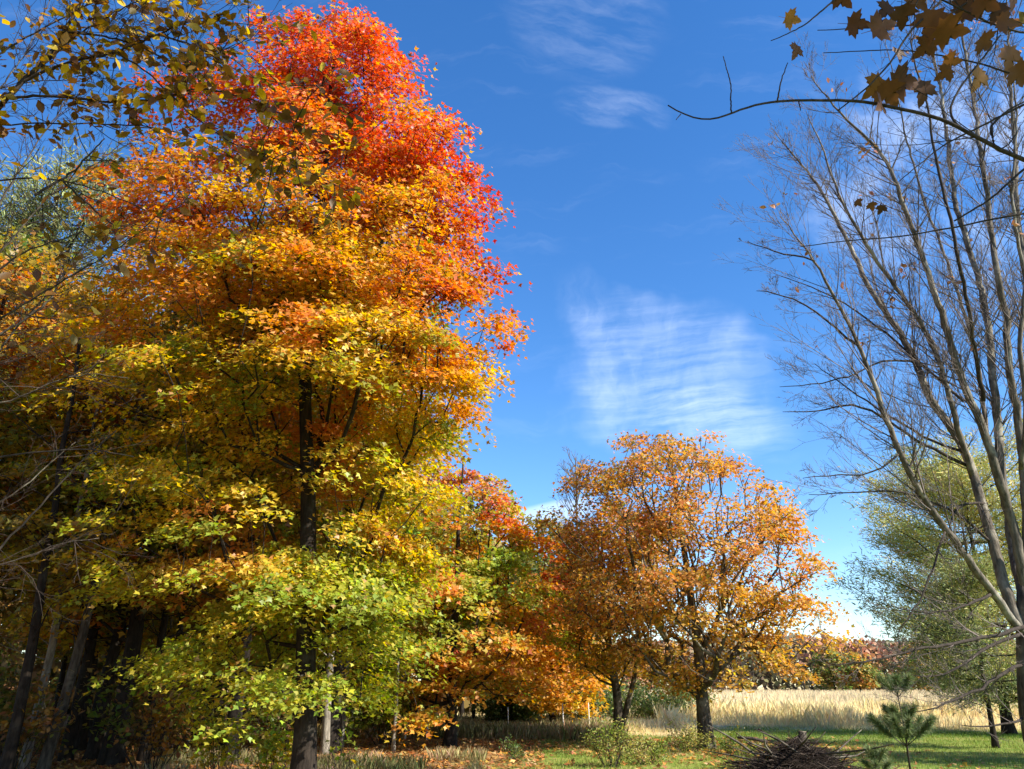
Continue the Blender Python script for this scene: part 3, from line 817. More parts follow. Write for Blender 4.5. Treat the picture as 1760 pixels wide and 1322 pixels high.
# ------------------------------------------------------------------ far wood and field
rs = np.random.default_rng(5)
def far_wood():
    mb = MB(); N = 30000
    x = -10 + 210 * rs.random(N); y = 236 + 34 * rs.random(N)
    top = 10.5 + 5 * vnoise(np.stack([x * .07, y * .07, x * 0], -1), 7) + 2 * vnoise(np.stack([x * .3, y * .3, x * 0], -1), 8) + (y - 236) * .06
    z = top * rs.random(N) ** .7
    cc = np.stack([x, y, z], -1); t = vnoise(cc * np.array((.08, .08, .10)), 9) + rs.normal(0, .10, N)
    col = ramp(t, [(.1, np.array((.16, .15, .07))), (.4, np.array((.25, .19, .12))), (.6, np.array((.32, .19, .11))), (.85, np.array((.40, .19, .10)))])  # dulled browns put distance haze into the foliage colour
    mb.leaves(cc, rs.normal(0, 1, (N, 3)) + np.array((.3, -.8, .5)), rs.normal(0, 1, (N, 3)), 1.15 * (.6 + .8 * rs.random(N)), jitcol(col, rs), CLUMP)
    xs = np.arange(-115, 295, 2.6) + rs.normal(0, .8, 158)[:len(np.arange(-115, 295, 2.6))]
    p0 = np.stack([xs, 237 + 8 * rs.random(len(xs)), xs * 0 - .2], -1); p1 = p0 + np.array((0, 0, 9.0))
    mb.prisms(p0, p1, np.full(len(xs), .22), np.full(len(xs), .08), 5, np.array((.09, .075, .06)))
    tag(mb.build('far_wood', M_DRY), 'haze-toned band of russet autumn woods beyond the pale field', 'woods', kind='stuff')
far_wood()
def deep_woods():
    rs = np.random.default_rng(6); mb = MB(); N = 16000
    x = -75 + 76 * rs.random(N); y = 50 + 14 * rs.random(N) - .12 * (x + 30)
    top = 9 + 5 * vnoise(np.stack([x * .12, y * .12, x * 0], -1), 17)
    z = top * rs.random(N); cc = np.stack([x, y, z], -1)
    t = vnoise(cc * .22, 18) + rs.normal(0, .12, N)
    col = ramp(t, [(.1, GRN * .6), (.4, OLI * .7), (.65, BRN), (.9, AMB * .6)])
    mb.leaves(cc, rs.normal(0, 1, (N, 3)) + np.array((.2, -.8, .4)), rs.normal(0, 1, (N, 3)), .75 * (.6 + .8 * rs.random(N)), jitcol(col, rs), CLUMP)
    n = 90; xs = -74 + 74 * rs.random(n); p0 = np.stack([xs, 50 + 12 * rs.random(n) - .12 * (xs + 30), xs * 0 - .2], -1)
    mb.prisms(p0, p0 + np.array((0, 0, 9.0)), np.full(n, .16), np.full(n, .06), 5, np.array((.06, .05, .04)))
    tag(mb.build('deep_woods', M_DRY), 'dim mass of brown and olive woods behind the nearer trunks', 'woods', kind='stuff')
deep_woods()
for q, (px0, Y, H, rr, cf, lab) in enumerate([(1480, 205.0, 9.5, 4.6, col_leftorange, 'small bright orange tree at the far edge of the pale field'),
                                              (1436, 215.0, 12.0, 4.6, col_olive, 'olive tree at the far edge of the pale field'),
                                              (1590, 220.0, 12.5, 5.0, col_leftorange, 'rust orange tree at the far field edge near the larch')]):
    x0 = GX(px0, Y)
    make_tree('field_edge_tree', lab, 'tree', [(x0, Y, -.1), (x0, Y, H * .5), (x0, Y, H * .95)], .25, [(1.5, rr * .7, rr * .7), (H * .45, rr, rr), (H * .8, rr * .7, rr * .7), (H, .5, .5)], 160, 16, .62, cf, 1000 + q,
              shape=CLUMP, spread=1.5, flat=.5, hole=.35, mat=M_DRY)

def blades(name, label, cat, N, xr, yr, hr, wr, colfn, seed, maskfn=None, lean=.25, ypow=1.0, hfn=None):
    rs = np.random.default_rng(seed); mb = MB()
    x = xr[0] + (xr[1] - xr[0]) * rs.random(N); y = yr[0] + (yr[1] - yr[0]) * rs.random(N) ** ypow
    if ypow > 1:   # keep the field evenly filled as seen along its depth
        x = x * (y / yr[1]) ** .7
    if maskfn is not None:
        k = maskfn(x, y, rs); x, y = x[k], y[k]
    n = len(x); z = ground_h(x, y) - .01
    h = (hr[0] + (hr[1] - hr[0]) * rs.random(n)) * (.7 + .6 * vnoise(np.stack([x * .5, y * .5, x * 0], -1), seed))
    if hfn: h = h * hfn(x, y)
    th = rs.random(n) * 6.283
    nor = np.stack([np.cos(th), np.sin(th), rs.normal(0, .1, n)], -1)
    dire = np.stack([rs.normal(0, lean, n), rs.normal(0, lean, n), np.ones(n)], -1)
    wdt = wr[0] + (wr[1] - wr[0]) * rs.random(n)
    nor = nrm(nor); d = nrm(dire - (dire * nor).sum(-1, keepdims=True) * nor); r = np.cross(d, nor)
    c = np.stack([x, y, z], -1)
    v = np.stack([c - r * wdt[:, None] * .5, c + r * wdt[:, None] * .5, c + d * h[:, None] * .6 + r * wdt[:, None] * .35 + nor * h[:, None] * .05, c + d * h[:, None] + nor * h[:, None] * (.05 + .3 * rs.random((n, 1)))], 1)
    l = (np.arange(n)[:, None] * 4 + np.arange(4)[None]).reshape(-1)
    mb.add(v.reshape(-1, 3), l, [4] * n, np.repeat(colfn(x, y, rs), 4, 0))
    return tag(mb.build(name, M_GRASS), label, cat, kind='stuff')

def lawn_mask(x, y, rs):
    nz = (vnoise(np.stack([x * .4, y * .4, x * 0], -1), 21) - .5) * 4
    return (x + nz * .8 > .3 + (y - 20) * .1) & (y + nz < np.where(x > 7, 37.0, 31.0))
def lawn_col(x, y, rs):
    t = vnoise(np.stack([x * .5, y * .9, x * 0], -1), 22) + rs.normal(0, .15, len(x))
    return jitcol(ramp(t, [(.1, np.array((.09, .16, .02))), (.5, np.array((.19, .26, .045))), (.75, np.array((.32, .33, .08))), (1, np.array((.48, .40, .17)))]), rs)
blades('lawn_grass', 'green mown grass of the sunny lawn', 'grass', 90000, (-4, 22), (15.5, 38), (.04, .10), (.008, .016), lawn_col, 31, lawn_mask)
def dry_col(x, y, rs):
    t = vnoise(np.stack([x * .25, y * .25, x * 0], -1), 23) + rs.normal(0, .15, len(x))
    c = ramp(t, [(.1, np.array((.60, .50, .23))), (.4, np.array((.74, .61, .33))), (.8, np.array((.80, .68, .40)))])
    return jitcol(c, rs, .15, .05)
def dry_mask(x, y, rs):
    nz = (vnoise(np.stack([x * .35, y * .35, x * 0], -1), 24) - .5) * 6
    return (y + nz > np.where(x > 7, 36.0, 30.5)) & (x > -3.5 + nz)
def dry_h(x, y):
    nz = (vnoise(np.stack([x * .35, y * .35, x * 0], -1), 24) - .5) * 6
    return np.where(x > 6.5, 1.0, .42) * np.clip((y + nz - np.where(x > 7, 36.0, 30.5)) / 5.0, .22, 1)
blades('tall_dry_grass', 'tall straw coloured grass at the back edge of the lawn', 'grass', 55000, (-5, 30), (29, 46), (.45, 1.0), (.007, .016), dry_col, 33, dry_mask, .18, 1.0, dry_h)
def field_col(x, y, rs):
    return jitcol(np.broadcast_to(np.array((.66, .54, .33)), (len(x), 3)) * (.8 + .4 * vnoise(np.stack([x * .06, y * .06, x * 0], -1), 25))[:, None], rs, .15, .04)
blades('field_grass', 'pale ripe field stretching back to the russet woods', 'field', 60000, (-30, 230), (46, 236), (.7, 1.0), (.04, .11), field_col, 35, None, .12, 1.0)

# dry weeds and long grass in the shade behind the second maple
def weed_col(x, y, rs):
    t = vnoise(np.stack([x * .5, y * .5, x * 0], -1), 26) + rs.normal(0, .2, len(x))
    return jitcol(ramp(t, [(.1, np.array((.14, .15, .05))), (.5, np.array((.30, .25, .12))), (.9, np.array((.48, .36, .20)))]), rs)
blades('edge_weeds', 'ragged tan and green weeds along the edge of the woods', 'weeds', 32000, (-7, 3.5), (26.5, 40), (.15, .5), (.005, .012), weed_col, 37, lambda x, y, rs: y + x * .4 > 26.5)
blades('maple_foot_weeds', 'dry weeds and stems around the foot of the sugar maple', 'weeds', 22000, (-7.5, -.6), (15.5, 20), (.08, .28), (.003, .006), weed_col, 39, lambda x, y, rs: vnoise(np.stack([x * .8, y * .8, x * 0], -1), 27) > .42)

# fallen leaves
def litter():
    rs = np.random.default_rng(41); N = 26000; mb = MB()
    x = -16 + 27 * rs.random(N); y = 13 + 16 * rs.random(N)
    dens_ = np.where(x < .8, 1.0, np.where(np.hypot(x - b3, y - Y3) < 4.5, .55, .10))
    k = rs.random(N) < dens_; x, y = x[k], y[k]; n = len(x)
    c = np.stack([x, y, ground_h(x, y) + .012 + .03 * rs.random(n)], -1)
    t = rs.random(n)
    col = jitcol(ramp(t, [(0, BRN), (.4, BRN * 1.5), (.6, RUST), (.8, AMB * .8), (1, TAN)]), rs)
    mb.leaves(c, rs.normal(0, .35, (n, 3)) + np.array((0, 0, 1.0)), rs.normal(0, 1, (n, 3)) * np.array((1, 1, .1)), .09 + .06 * rs.random(n), col, MAPLE)
    tag(mb.build('leaf_litter', M_DRY), 'brown and rust fallen leaves under the trees', 'leaves', kind='stuff')
litter()

# ------------------------------------------------------------------ shrubs, saplings
def shrub(name, label, x0, Y, H, rad, nst, nl, leaf, colfn, seed, shape=OVAL, mat=M_LEAF, bark=M_TWIGD, group=None, cat='shrub', upr=1.0):
    rs = np.random.default_rng(seed); org = np.array((x0, Y, float(ground_h(x0, Y)) - .04)); root = empty(name, org)
    th = rs.random(nst) * 6.283; rr = rad * rs.random(nst) ** .6
    d = nrm(np.stack([np.cos(th) * rr / H, np.sin(th) * rr / H, np.full(nst, upr)], -1)); L = H * (.55 + .5 * rs.random(nst))
    p = org + np.stack([np.cos(th), np.sin(th), th * 0], -1) * (rr * .25)[:, None]
    tw = twigs(p, d, L, np.full(nst, .004 + .005 * H), 3, rs, kids=(4, 3), up=.1, rmin=.002)
    mb = MB(org)
    for t in tw: mb.prisms(*t, 3)
    tag(mb.build('stems', bark, root, True), kind='stuff')
    ends = np.concatenate([t[1] for t in tw[4:]]); ends = ends[ends[:, 2] > .15 * H]
    q = rs.integers(0, len(ends), nl)
    c = ends[q] + rs.normal(0, .05, (nl, 3)) * (.6 + H)
    c[:, 2] = np.maximum(c[:, 2], .06)
    col = colfn(c, q, ends, rs)
    mb = MB(org); mb.leaves(c, rs.normal(0, .6, (nl, 3)) + np.array((0, 0, .9)), rs.normal(0, 1, (nl, 3)) + np.array((0, 0, -.2)), leaf * (.6 + .7 * rs.random(nl)), col, shape)
    tag(mb.build('foliage', mat, root), kind='stuff')
    tag(root, label, cat, group)
    return root
def col_weed(c, ci, tips, rs):
    t = vnoise(c * 2.5, 91) + rs.normal(0, .15, len(c))
    return jitcol(ramp(t, [(.1, GRN * .9), (.45, np.array((.26, .29, .06))), (.75, np.array((.48, .44, .14))), (1, TAN)]), rs)
def col_lime(c, ci, tips, rs):
    t = vnoise(c * 2, 92) + rs.normal(0, .2, len(c))
    return jitcol(ramp(t, [(.1, GRN * 1.2), (.45, LIME), (.8, YEL * .8 + LIME * .2), (1.1, YEL)]), rs)
def col_hedge(c, ci, tips, rs):
    t = vnoise(c * .8, 93) + rs.normal(0, .15, len(c))
    return jitcol(ramp(t, [(.1, np.array((.06, .10, .03))), (.5, np.array((.13, .19, .05))), (.8, np.array((.26, .26, .08))), (1, np.array((.38, .28, .12)))]), rs)
def col_thick(c, ci, tips, rs):
    t = vnoise(c * .9, 94) + rs.normal(0, .2, len(c))
    return jitcol(ramp(t, [(.1, GRN * .7), (.45, OLI * .8), (.7, BRN * 1.2), (1, AMB * .7)]), rs)
shrub('leafy_weed', 'leafy pale green weed clump in front of the forked maple', GX(1052, 18.6), 18.6, .95, .55, 26, 1500, .055, col_weed, 1101, cat='weed')
shrub('leafy_weed', 'low yellow green weed spreading towards the broad orange maple', GX(1110, 19.2), 19.2, .6, .75, 24, 1300, .05, col_weed, 1102, cat='weed')
shrub('leafy_weed', 'small dark green weed alone on the litter edge', GX(884, 19.6), 19.6, .5, .26, 12, 420, .055, col_hedge, 1103, cat='weed')
shrub('leafy_weed', 'scrubby grey green weed at the foot of the broad orange maple', GX(1180, 22.0), 22.0, .75, .8, 24, 1300, .05, col_weed, 1104, cat='weed')
shrub('leafy_weed', 'brownish weed between the orange maple and the brush pile', GX(1275, 21.0), 21.0, .6, .85, 26, 1200, .05, col_thick, 1105, cat='weed')
shrub('maple_sapling', 'bright green maple sapling low beside the sugar maple trunk', GX(372, 15.2), 15.2, 1.35, .5, 9, 420, .11, col_lime, 1111, shape=MAPLE, cat='sapling')
shrub('maple_sapling', 'yellow green maple sapling leaning against the sugar maple foot', GX(470, 15.0), 15.0, 1.15, .65, 10, 460, .11, col_lime, 1112, shape=MAPLE, cat='sapling')
shrub('maple_sapling', 'thin sapling with few yellow leaves right of the sugar maple foot', GX(592, 15.6), 15.6, 1.2, .5, 7, 60, .11, col_lime, 1113, shape=MAPLE, cat='sapling')
for q, (px0, Y, H, rd) in enumerate([(905, 36, 1.9, 1.5), (960, 38, 2.3, 1.8), (1010, 37, 2.2, 1.6), (1075, 40, 2.0, 1.8), (1130, 41, 1.9, 1.8), (860, 34, 1.6, 1.3), (1180, 43, 1.7, 1.7)]):
    lab = ['green hedgerow bush below the low golden maple', 'tallest dark green hedgerow bush behind the two white stakes', 'green hedgerow bush behind the stump', 'bush behind the forked maple trunk', 'bush between the forked and the broad orange maple', 'low bush beside the mottled maple trunk', 'low hedgerow bush right behind the broad orange maple trunk'][q]
    shrub('hedgerow_bush', lab, GX(px0, Y), Y, H, rd, 30, 2600, .14, col_hedge, 1120 + q, cat='bush', group='hedgerow bushes')
wsp = [(-9.5, 16.8), (-7.0, 17.2), (-11.8, 18.5), (-8.2, 21.0), (-5.4, 20.0), (-13.5, 20.5), (-6.2, 23.5), (-10.0, 25.0), (-3.6, 24.8), (-15.0, 25.5), (-12.0, 27.5), (-4.6, 29.5), (-7.8, 29.0), (-17.5, 30)]
for q, (sx, sy) in enumerate(wsp):
    shrub('undergrowth_shrub', 'brown and olive undergrowth shrub on the dim floor of the woods', sx, sy, 1.6 + .9 * ((q * 7) % 5) / 5, 1.1, 18, 1100, .13, col_thick, 1140 + q, cat='shrub', group='undergrowth in the woods')

# ------------------------------------------------------------------ young pines
def young_pine(label, x0, Y, whorls, top, seed, nk=700, trunk_r=.022):
    rs = np.random.default_rng(seed); org = np.array((x0, Y, float(ground_h(x0, Y)) - .04)); root = empty('young_pine', org)
    mb = MB(org); mb.tube([(x0, Y, org[2]), (x0 + .02, Y, top * .5), (x0 - .01, Y, top)], [trunk_r, trunk_r * .75, .008], 8); mb.build('trunk', M_TWIGD, root, True)
    for (z, ln, up, nb) in whorls:
        a0 = rs.random() * 6.283
        for q in range(nb):
            th = a0 + q * 6.283 / nb + rs.normal(0, .15)
            d = nrm(np.array((math.cos(th), math.sin(th), up)))
            p = np.array((x0, Y, z)) + np.array([d * ln * t + np.array((0, 0, .22 * ln * t * t)) for t in np.linspace(0, 1, 6)])
            mb = MB(org); bc = np.array((.05, .04, .03))
            mb.tube(p, np.linspace(.009, .004, 6), 5, bc)
            n = nk; f = .35 + .65 * rs.random(n) ** .8
            c = np.stack([np.interp(f, np.linspace(0, 1, 6), p[:, k]) for k in range(3)], -1)
            dr = d * 1.0 + rs.normal(0, .55, (n, 3)) + np.array((0, 0, .25))
            col = jitcol(ramp(rs.random(n), [(0, np.array((.07, .11, .04))), (.6, np.array((.15, .20, .075))), (1, np.array((.28, .31, .13)))]), rs)
            mb.leaves(c, rs.normal(0, 1, (n, 3)), dr, .15 * (.7 + .5 * rs.random(n)), col, NEEDLE)
            mb.build('branch', M_NEEDLE, root)
    tag(root, label, 'pine sapling')
Yp = 15.4; xp = GX(1568, Yp)
young_pine('young pine with two whorls of upswept needle branches in front of the lawn', xp, Yp, [(1.42, .34, .95, 5), (.62, .60, .62, 8), (.98, .32, .7, 4)], 1.62, 1201)
young_pine('tiny dark pine seedling low beside the young pine', GX(1512, 16.6), 16.6, [(.10, .26, .5, 5), (.24, .24, 1.1, 5)], .38, 1202, 260, .012)

# ------------------------------------------------------------------ brush pile
def brush_pile():
    rs = np.random.default_rng(51); Y = 18.0; x0 = GX(1372, Y); org = np.array((x0, Y, float(ground_h(x0, Y)))); root = empty('brush_pile', org)
    def stick(r, L, flatz):
        th = rs.random() * 6.283
        c = org + np.array((rs.normal(0, .50), rs.normal(0, .42), 0))
        top = max(.08, .62 * math.exp(-((c[0] - x0) ** 2 + (c[1] - Y) ** 2) / .55))
        c[2] = org[2] + top * (.15 + .85 * rs.random())
        d = nrm(np.array((math.cos(th), math.sin(th), rs.normal(0, flatz))))
        t = np.linspace(-.5, .5, 5)[:, None]
        p = c + d * L * t + np.cumsum(rs.normal(0, .02, (5, 3)), 0)
        p[:, 2] = np.maximum(p[:, 2], org[2] + r)
        return p
    for q in range(60):
        r = .009 + .011 * rs.random(); mb = MB(org); mb.tube(stick(r, .8 + .9 * rs.random(), .25), np.linspace(r, r * .5, 5), 6); mb.build('stick', M_BRUSH, root, True)
    for q in range(14):
        r = .016 + .018 * rs.random(); th = rs.random() * 6.283; L = .9 + 1.0 * rs.random()
        a = org + np.array((rs.normal(0, .35), rs.normal(0, .3), .10 + .25 * rs.random())); d = nrm(np.array((math.cos(th), math.sin(th), .12 + .35 * rs.random())))
        mb = MB(org); mb.tube([a, a + d * L * .35 + rs.normal(0, .03, 3), a + d * L * .7 + rs.normal(0, .05, 3), a + d * L], [r, r * .8, r * .6, r * .3], 6); mb.build('stick', M_BARKG, root, True)
    mb = MB(org)
    for q in range(1800):
        r = .003 + .005 * rs.random(); mb.tube(stick(r, .4 + .7 * rs.random(), .32), np.linspace(r, r * .4, 5), 3, cap=False)
    tag(mb.build('twigs', M_BRUSH, root, True), kind='stuff')
    tag(root, 'dark heap of cut brush and twigs on the lawn near the broad orange maple', 'brush pile')
brush_pile()
# cut log post leaning out of the pile with two limbs
Yl = 18.9; lo = np.array((GX(1382, Yl), Yl, -.05)); root = empty('log_post', lo)
mb = MB(lo); mb.tube([lo, lo + (.03, 0, .4), lo + (.05, 0, .74)], [.095, .085, .088], 12); log = mb.build('log', M_BARKG, root, True)
mb = MB(lo); mb.tube([lo + (.05, 0, .741), lo + (.0505, 0, .746)], [.085, .083], 12); mb.build('cut_end', M_CUT, log)
for (a, b_) in [((-.55, -.1, .30), (.02, 0, .68)), ((-.95, -.15, .26), (.0, .02, .60)), ((-.7, .1, .52), (-1.35, .05, .62))]:
    mb = MB(lo); mb.tube([lo + a, lo + (np.array(a) + b_) / 2 + (0, 0, .03), lo + b_], [.035, .032, .026], 7); mb.build('limb', M_BRUSH, root, True)
tag(root, 'short upright log with pale cut top rising behind the brush pile', 'log')

# white stakes and stump
for q, (px0, Y, h, r, lab) in enumerate([(968, 29.5, 1.05, .022, 'thin white stake in the dry grass nearest the stump'), (1013, 30.5, 1.05, .018, 'slimmer white stake in the dry grass near the forked maple'),
                                      (733, 27.0, .95, .026, 'white stake left of the mottled maple trunk'), (696, 27.5, .75, .022, 'shorter grey white stake deep under the mottled maple'), (873, 30.5, .9, .02, 'pale stake at the edge of the weeds right of the mottled maple')]):
    x0 = GX(px0, Y); root = empty('stake', (x0, Y, 0))
    mb = MB((x0, Y, 0)); mb.tube([(x0, Y, -.1), (x0 + .01, Y, h * .5), (x0, Y, h)], [r, r, r * .9], 6); post = mb.build('post', M_STAKE, root)
    mb = MB((x0, Y, 0)); mb.tube([(x0, Y, h + .0005), (x0, Y, h + .03)], [r * .9, r * .2], 6); mb.build('tip', M_STAKE, post)
    tag(root, lab, 'stake')
Ys = 27.0; xs_ = GX(984, Ys); root = empty('stump', (xs_, Ys, 0))
mb = MB((xs_, Ys, 0)); mb.tube([(xs_, Ys, -.1), (xs_ + .02, Ys, .08), (xs_ + .05, Ys, .24), (xs_ + .09, Ys, .36)], [.14, .11, .095, .07], 10); stm = mb.build('stem', M_BARK, root, True)
mb = MB((xs_, Ys, 0)); mb.tube([(xs_ + .09, Ys, .3605), (xs_ + .092, Ys, .366)], [.068, .06], 10); mb.build('cut_top', M_CUT, stm)
tag(root, 'small dark leaning stump on the green strip of lawn', 'stump')

# ------------------------------------------------------------------ leafless tree at the right
def bare_right():
    rs = np.random.default_rng(61)
    Yb = 12.0
    bxr = P(1772, 1200, Yb)[0]; org = np.array((bxr, Yb, -.1)); root = empty('bare_tree', org)
    fork = P(1764, 1080, Yb)
    mb = MB(org)
    trunk_tube(mb, [org, (bxr - .02, Yb, 1.2), P(1768, 1150, Yb), fork, P(1764, 1000, Yb)],   .20, .12, 14, 1.3)
    mb.build('trunk', M_BARKG, root, True)
    S = [ # traced stems: (pixel x, pixel y, depth offset), start radius
        ([(1762, 1090, 0), (1745, 1077, -.1), (1696, 1004, -.4), (1663, 956, -.6), (1621, 907, -.8), (1586, 851, -.9), (1544, 778, -1.1), (1520, 716, -1.2), (1496, 646, -1.3), (1475, 594, -1.3), (1454, 545, -1.4), (1427, 500, -1.5), (1401, 449, -1.6), (1367, 402, -1.7), (1340, 372, -1.7)], .095),
        ([(1764, 1100, 0), (1751, 1075, 0), (1733, 1022, .1), (1708, 935, .2), (1687, 866, .3), (1670, 813, .4), (1656, 768, .4), (1628, 726, .5), (1593, 674, .5), (1576, 625, .6), (1555, 584, .7), (1524, 538, .7), (1496, 498, .8), (1465, 436, .9), (1439, 381, 1), (1405, 313, 1), (1359, 263, 1.1), (1330, 225, 1.1)], .14),
        ([(1672, 822, .4), (1652, 757, .2), (1642, 716, .1), (1624, 660, 0), (1604, 587, -.1), (1569, 535, -.2), (1544, 498, -.3), (1510, 455, -.4), (1478, 400, -.5), (1440, 330, -.6), (1412, 250, -.6), (1385, 190, -.7)], .075),
        ([(1766, 1030, 0), (1748, 930, -.1), (1730, 860, -.2), (1708, 796, -.4), (1698, 757, -.4), (1673, 695, -.5), (1649, 646, -.6), (1628, 573, -.7), (1606, 505, -.8), (1596, 479, -.8), (1571, 402, -.9), (1541, 322, -1), (1524, 271, -1), (1490, 237, -1.1), (1427, 178, -1.2), (1395, 130, -1.2)], .12),
        ([(1768, 1040, 0), (1752, 990, .3), (1743, 952, .5), (1732, 883, .6), (1718, 813, .7), (1718, 743, .8), (1711, 674, .8), (1701, 587, .9), (1687, 500, .9), (1677, 466, 1), (1655, 394, 1), (1638, 339, 1.1), (1630, 254, 1.1), (1618, 160, 1.2), (1600, 70, 1.2), (1590, -20, 1.2)], .13),
        ([(1772, 1000, 0), (1766, 900, -.2), (1758, 813, -.3), (1750, 726, -.4), (1736, 639, -.5), (1729, 552, -.6), (1716, 470, -.7), (1700, 380, -.7), (1690, 280, -.8), (1672, 170, -.8), (1655, 60, -.9), (1650, -40, -.9)], .11),
        ([(1780, 980, .2), (1790, 800, .3), (1785, 650, .4), (1770, 520, .5), (1752, 400, .5), (1745, 280, .6), (1738, 150, .6), (1730, 20, .7), (1726, -60, .7)], .11),
        ([(1728, 870, .6), (1700, 760, .9), (1682, 640, 1.2), (1660, 540, 1.4), (1625, 440, 1.6), (1590, 350, 1.7), (1560, 250, 1.8), (1540, 150, 1.9), (1520, 60, 1.9)], .06),
        ([(1690, 690, -.5), (1672, 580, -1), (1655, 480, -1.3), (1640, 390, -1.5), (1612, 300, -1.6), (1600, 200, -1.7), (1572, 110, -1.8), (1560, 20, -1.8)], .05),
        ([(1757, 810, -.3), (1766, 700, -.8), (1752, 600, -1), (1762, 480, -1.2), (1740, 350, -1.4), (1750, 200, -1.5), (1735, 80, -1.6)], .06),
        # slender lateral limbs sweeping left, and dark drooping ones below
        ([(1662, 800, .4), (1610, 775, .2), (1560, 748, 0), (1510, 712, -.2), (1465, 690, -.3), (1420, 705, -.4), (1345, 708, -.5)], .030),
        ([(1660, 778, .4), (1620, 768, .7), (1560, 735, .9), (1490, 690, 1.1), (1440, 655, 1.2), (1400, 625, 1.2)], .028),
        ([(1576, 625, .6), (1540, 618, .3), (1505, 625, .1), (1460, 650, -.1), (1400, 660, -.2), (1340, 665, -.3)], .020),
        ([(1656, 690, .0), (1600, 640, .4), (1555, 600, .7), (1500, 555, .8), (1450, 520, .9), (1390, 490, 1), (1330, 470, 1)], .026),
        ([(1475, 594, -1.3), (1430, 560, -1.2), (1390, 525, -1.2), (1345, 505, -1.1), (1300, 500, -1.1)], .018),
        ([(1401, 449, -1.6), (1360, 440, -1.6), (1320, 430, -1.5), (1285, 415, -1.5)], .013),
        ([(1545, 780, -1.1), (1500, 822, -1.2), (1450, 815, -1.3), (1380, 822, -1.4)], .014),
        ([(1590, 855, -.9), (1540, 842, -1), (1470, 846, -1.1), (1390, 850, -1.2)], .014),
        ([(1702, 1022, -.4), (1657, 1043, -.7), (1612, 1055, -.9), (1569, 1054, -1), (1530, 1040, -1)], .024),
        ([(1624, 915, -.8), (1610, 960, -1), (1597, 1001, -1.1), (1557, 1077, -1.3), (1540, 1100, -1.3)], .018),
        ([(1764, 1075, 0), (1741, 1085, -.3), (1680, 1098, -.6), (1579, 1116, -1), (1520, 1132, -1.2), (1459, 1143, -1.3), (1425, 1140, -1.4)], .036),
        ([(1755, 1090, -.2), (1700, 1108, -.5), (1645, 1152, -.8), (1600, 1166, -1), (1565, 1160, -1.1)], .028),
        ([(1766, 1140, 0), (1743, 1146, -.2), (1714, 1158, -.4), (1686, 1183, -.6), (1640, 1205, -.8), (1602, 1219, -1), (1570, 1225, -1)], .030),
        ([(1696, 866, .3), (1660, 862, .1), (1640, 870, 0), (1634, 900, -.1), (1622, 940, -.2)], .026),
        ([(1708, 935, .2), (1665, 895, .1), (1635, 876, 0), (1600, 860, -.1), (1560, 850, -.2)], .026),
        ([(1764, 1230, 0), (1740, 1245, -.2), (1700, 1250, -.4), (1650, 1246, -.6)], .018)]
    segs = MB(org); P0, D0, L0, R0 = [], [], [], []
    leafp = []
    for pts, r0 in S:
        p = np.array([P(a, b, Yb + c) for a, b, c in pts])
        L = np.r_[0, np.cumsum(np.linalg.norm(np.diff(p, axis=0), axis=1))]
        n = max(8, int(L[-1] / .16)); s_ = np.linspace(0, L[-1], n)
        # smooth resample
        q = np.stack([np.interp(s_, L, p[:, a]) for a in range(3)], -1)
        for it in range(3): q[1:-1] = .25 * q[:-2] + .5 * q[1:-1] + .25 * q[2:]
        q[1:-1] += rs.normal(0, .008, (n - 2, 3)) + (vnoise(np.stack([s_ * 1.7, s_ * 0 + r0 * 900, s_ * 0], -1), 12)[1:-1, None] - .5) * np.array((.10, .10, 0))
        r0 = r0 * (.58 if r0 > .04 else .8); f = s_ / L[-1]; r = r0 * (1 - f) ** .7 + .004
        segs = MB(org); segs.tube(q, r, 10 if r0 > .05 else 6); segs.build('stem' if r0 > .03 else 'limb', M_BARKB if r0 > .03 else M_TWIGD, root, True)
        m = int(L[-1] * (9.0 if r0 > .04 else 5.0))
        fi = (.12 if r0 < .04 else .22) + (.88 if r0 < .04 else .78) * rs.random(m); ii = np.minimum((fi * (n - 1)).astype(int), n - 2)
        tan = nrm(q[ii + 1] - q[ii])
        d = nrm(tan * .8 + nrm(rs.normal(0, 1, (m, 3))) * .75 + np.array((-.05, 0, .15 if r0 > .04 else 0)))
        P0.append(q[ii]); D0.append(d); L0.append((.45 + 1.9 * rs.random(m) ** 1.4) * (1.15 - .6 * fi) * (1.0 if r0 > .04 else .55)); R0.append(np.minimum(r[ii] * .4, .012))
        leafp.append(q[ii])
    tw = twigs(np.concatenate(P0), np.concatenate(D0), np.concatenate(L0), np.concatenate(R0), 3, rs, kids=(7, 4), up=.25, wig=.11, ang=.7, rmin=.0021)
    mb = MB(org)
    for t in tw: mb.prisms(*t, 3)
    tag(mb.build('twigs', M_TWIG, root, True), kind='stuff')
    ends = np.concatenate([t[1] for t in tw[6:]]); ends = ends[ends[:, 2] > 7.0]
    cl = ends[rs.integers(0, len(ends), 60)]
    c = np.repeat(cl, 4, 0) + rs.normal(0, .08, (240, 3))
    mb = MB(org); mb.leaves(c, rs.normal(0, 1, (240, 3)), rs.normal(0, 1, (240, 3)) + np.array((0, 0, -.6)), .07 + .05 * rs.random(240), jitcol(ramp(rs.random(240), [(0, BRN), (.6, RUST * .8), (1, PINK * .8)]), rs), OVAL)
    tag(mb.build('withered_leaves', M_DRY, root), kind='stuff')
    tag(root, 'tall leafless many stemmed grey tree with a few withered leaves at the lawn edge', 'tree')
bare_right()

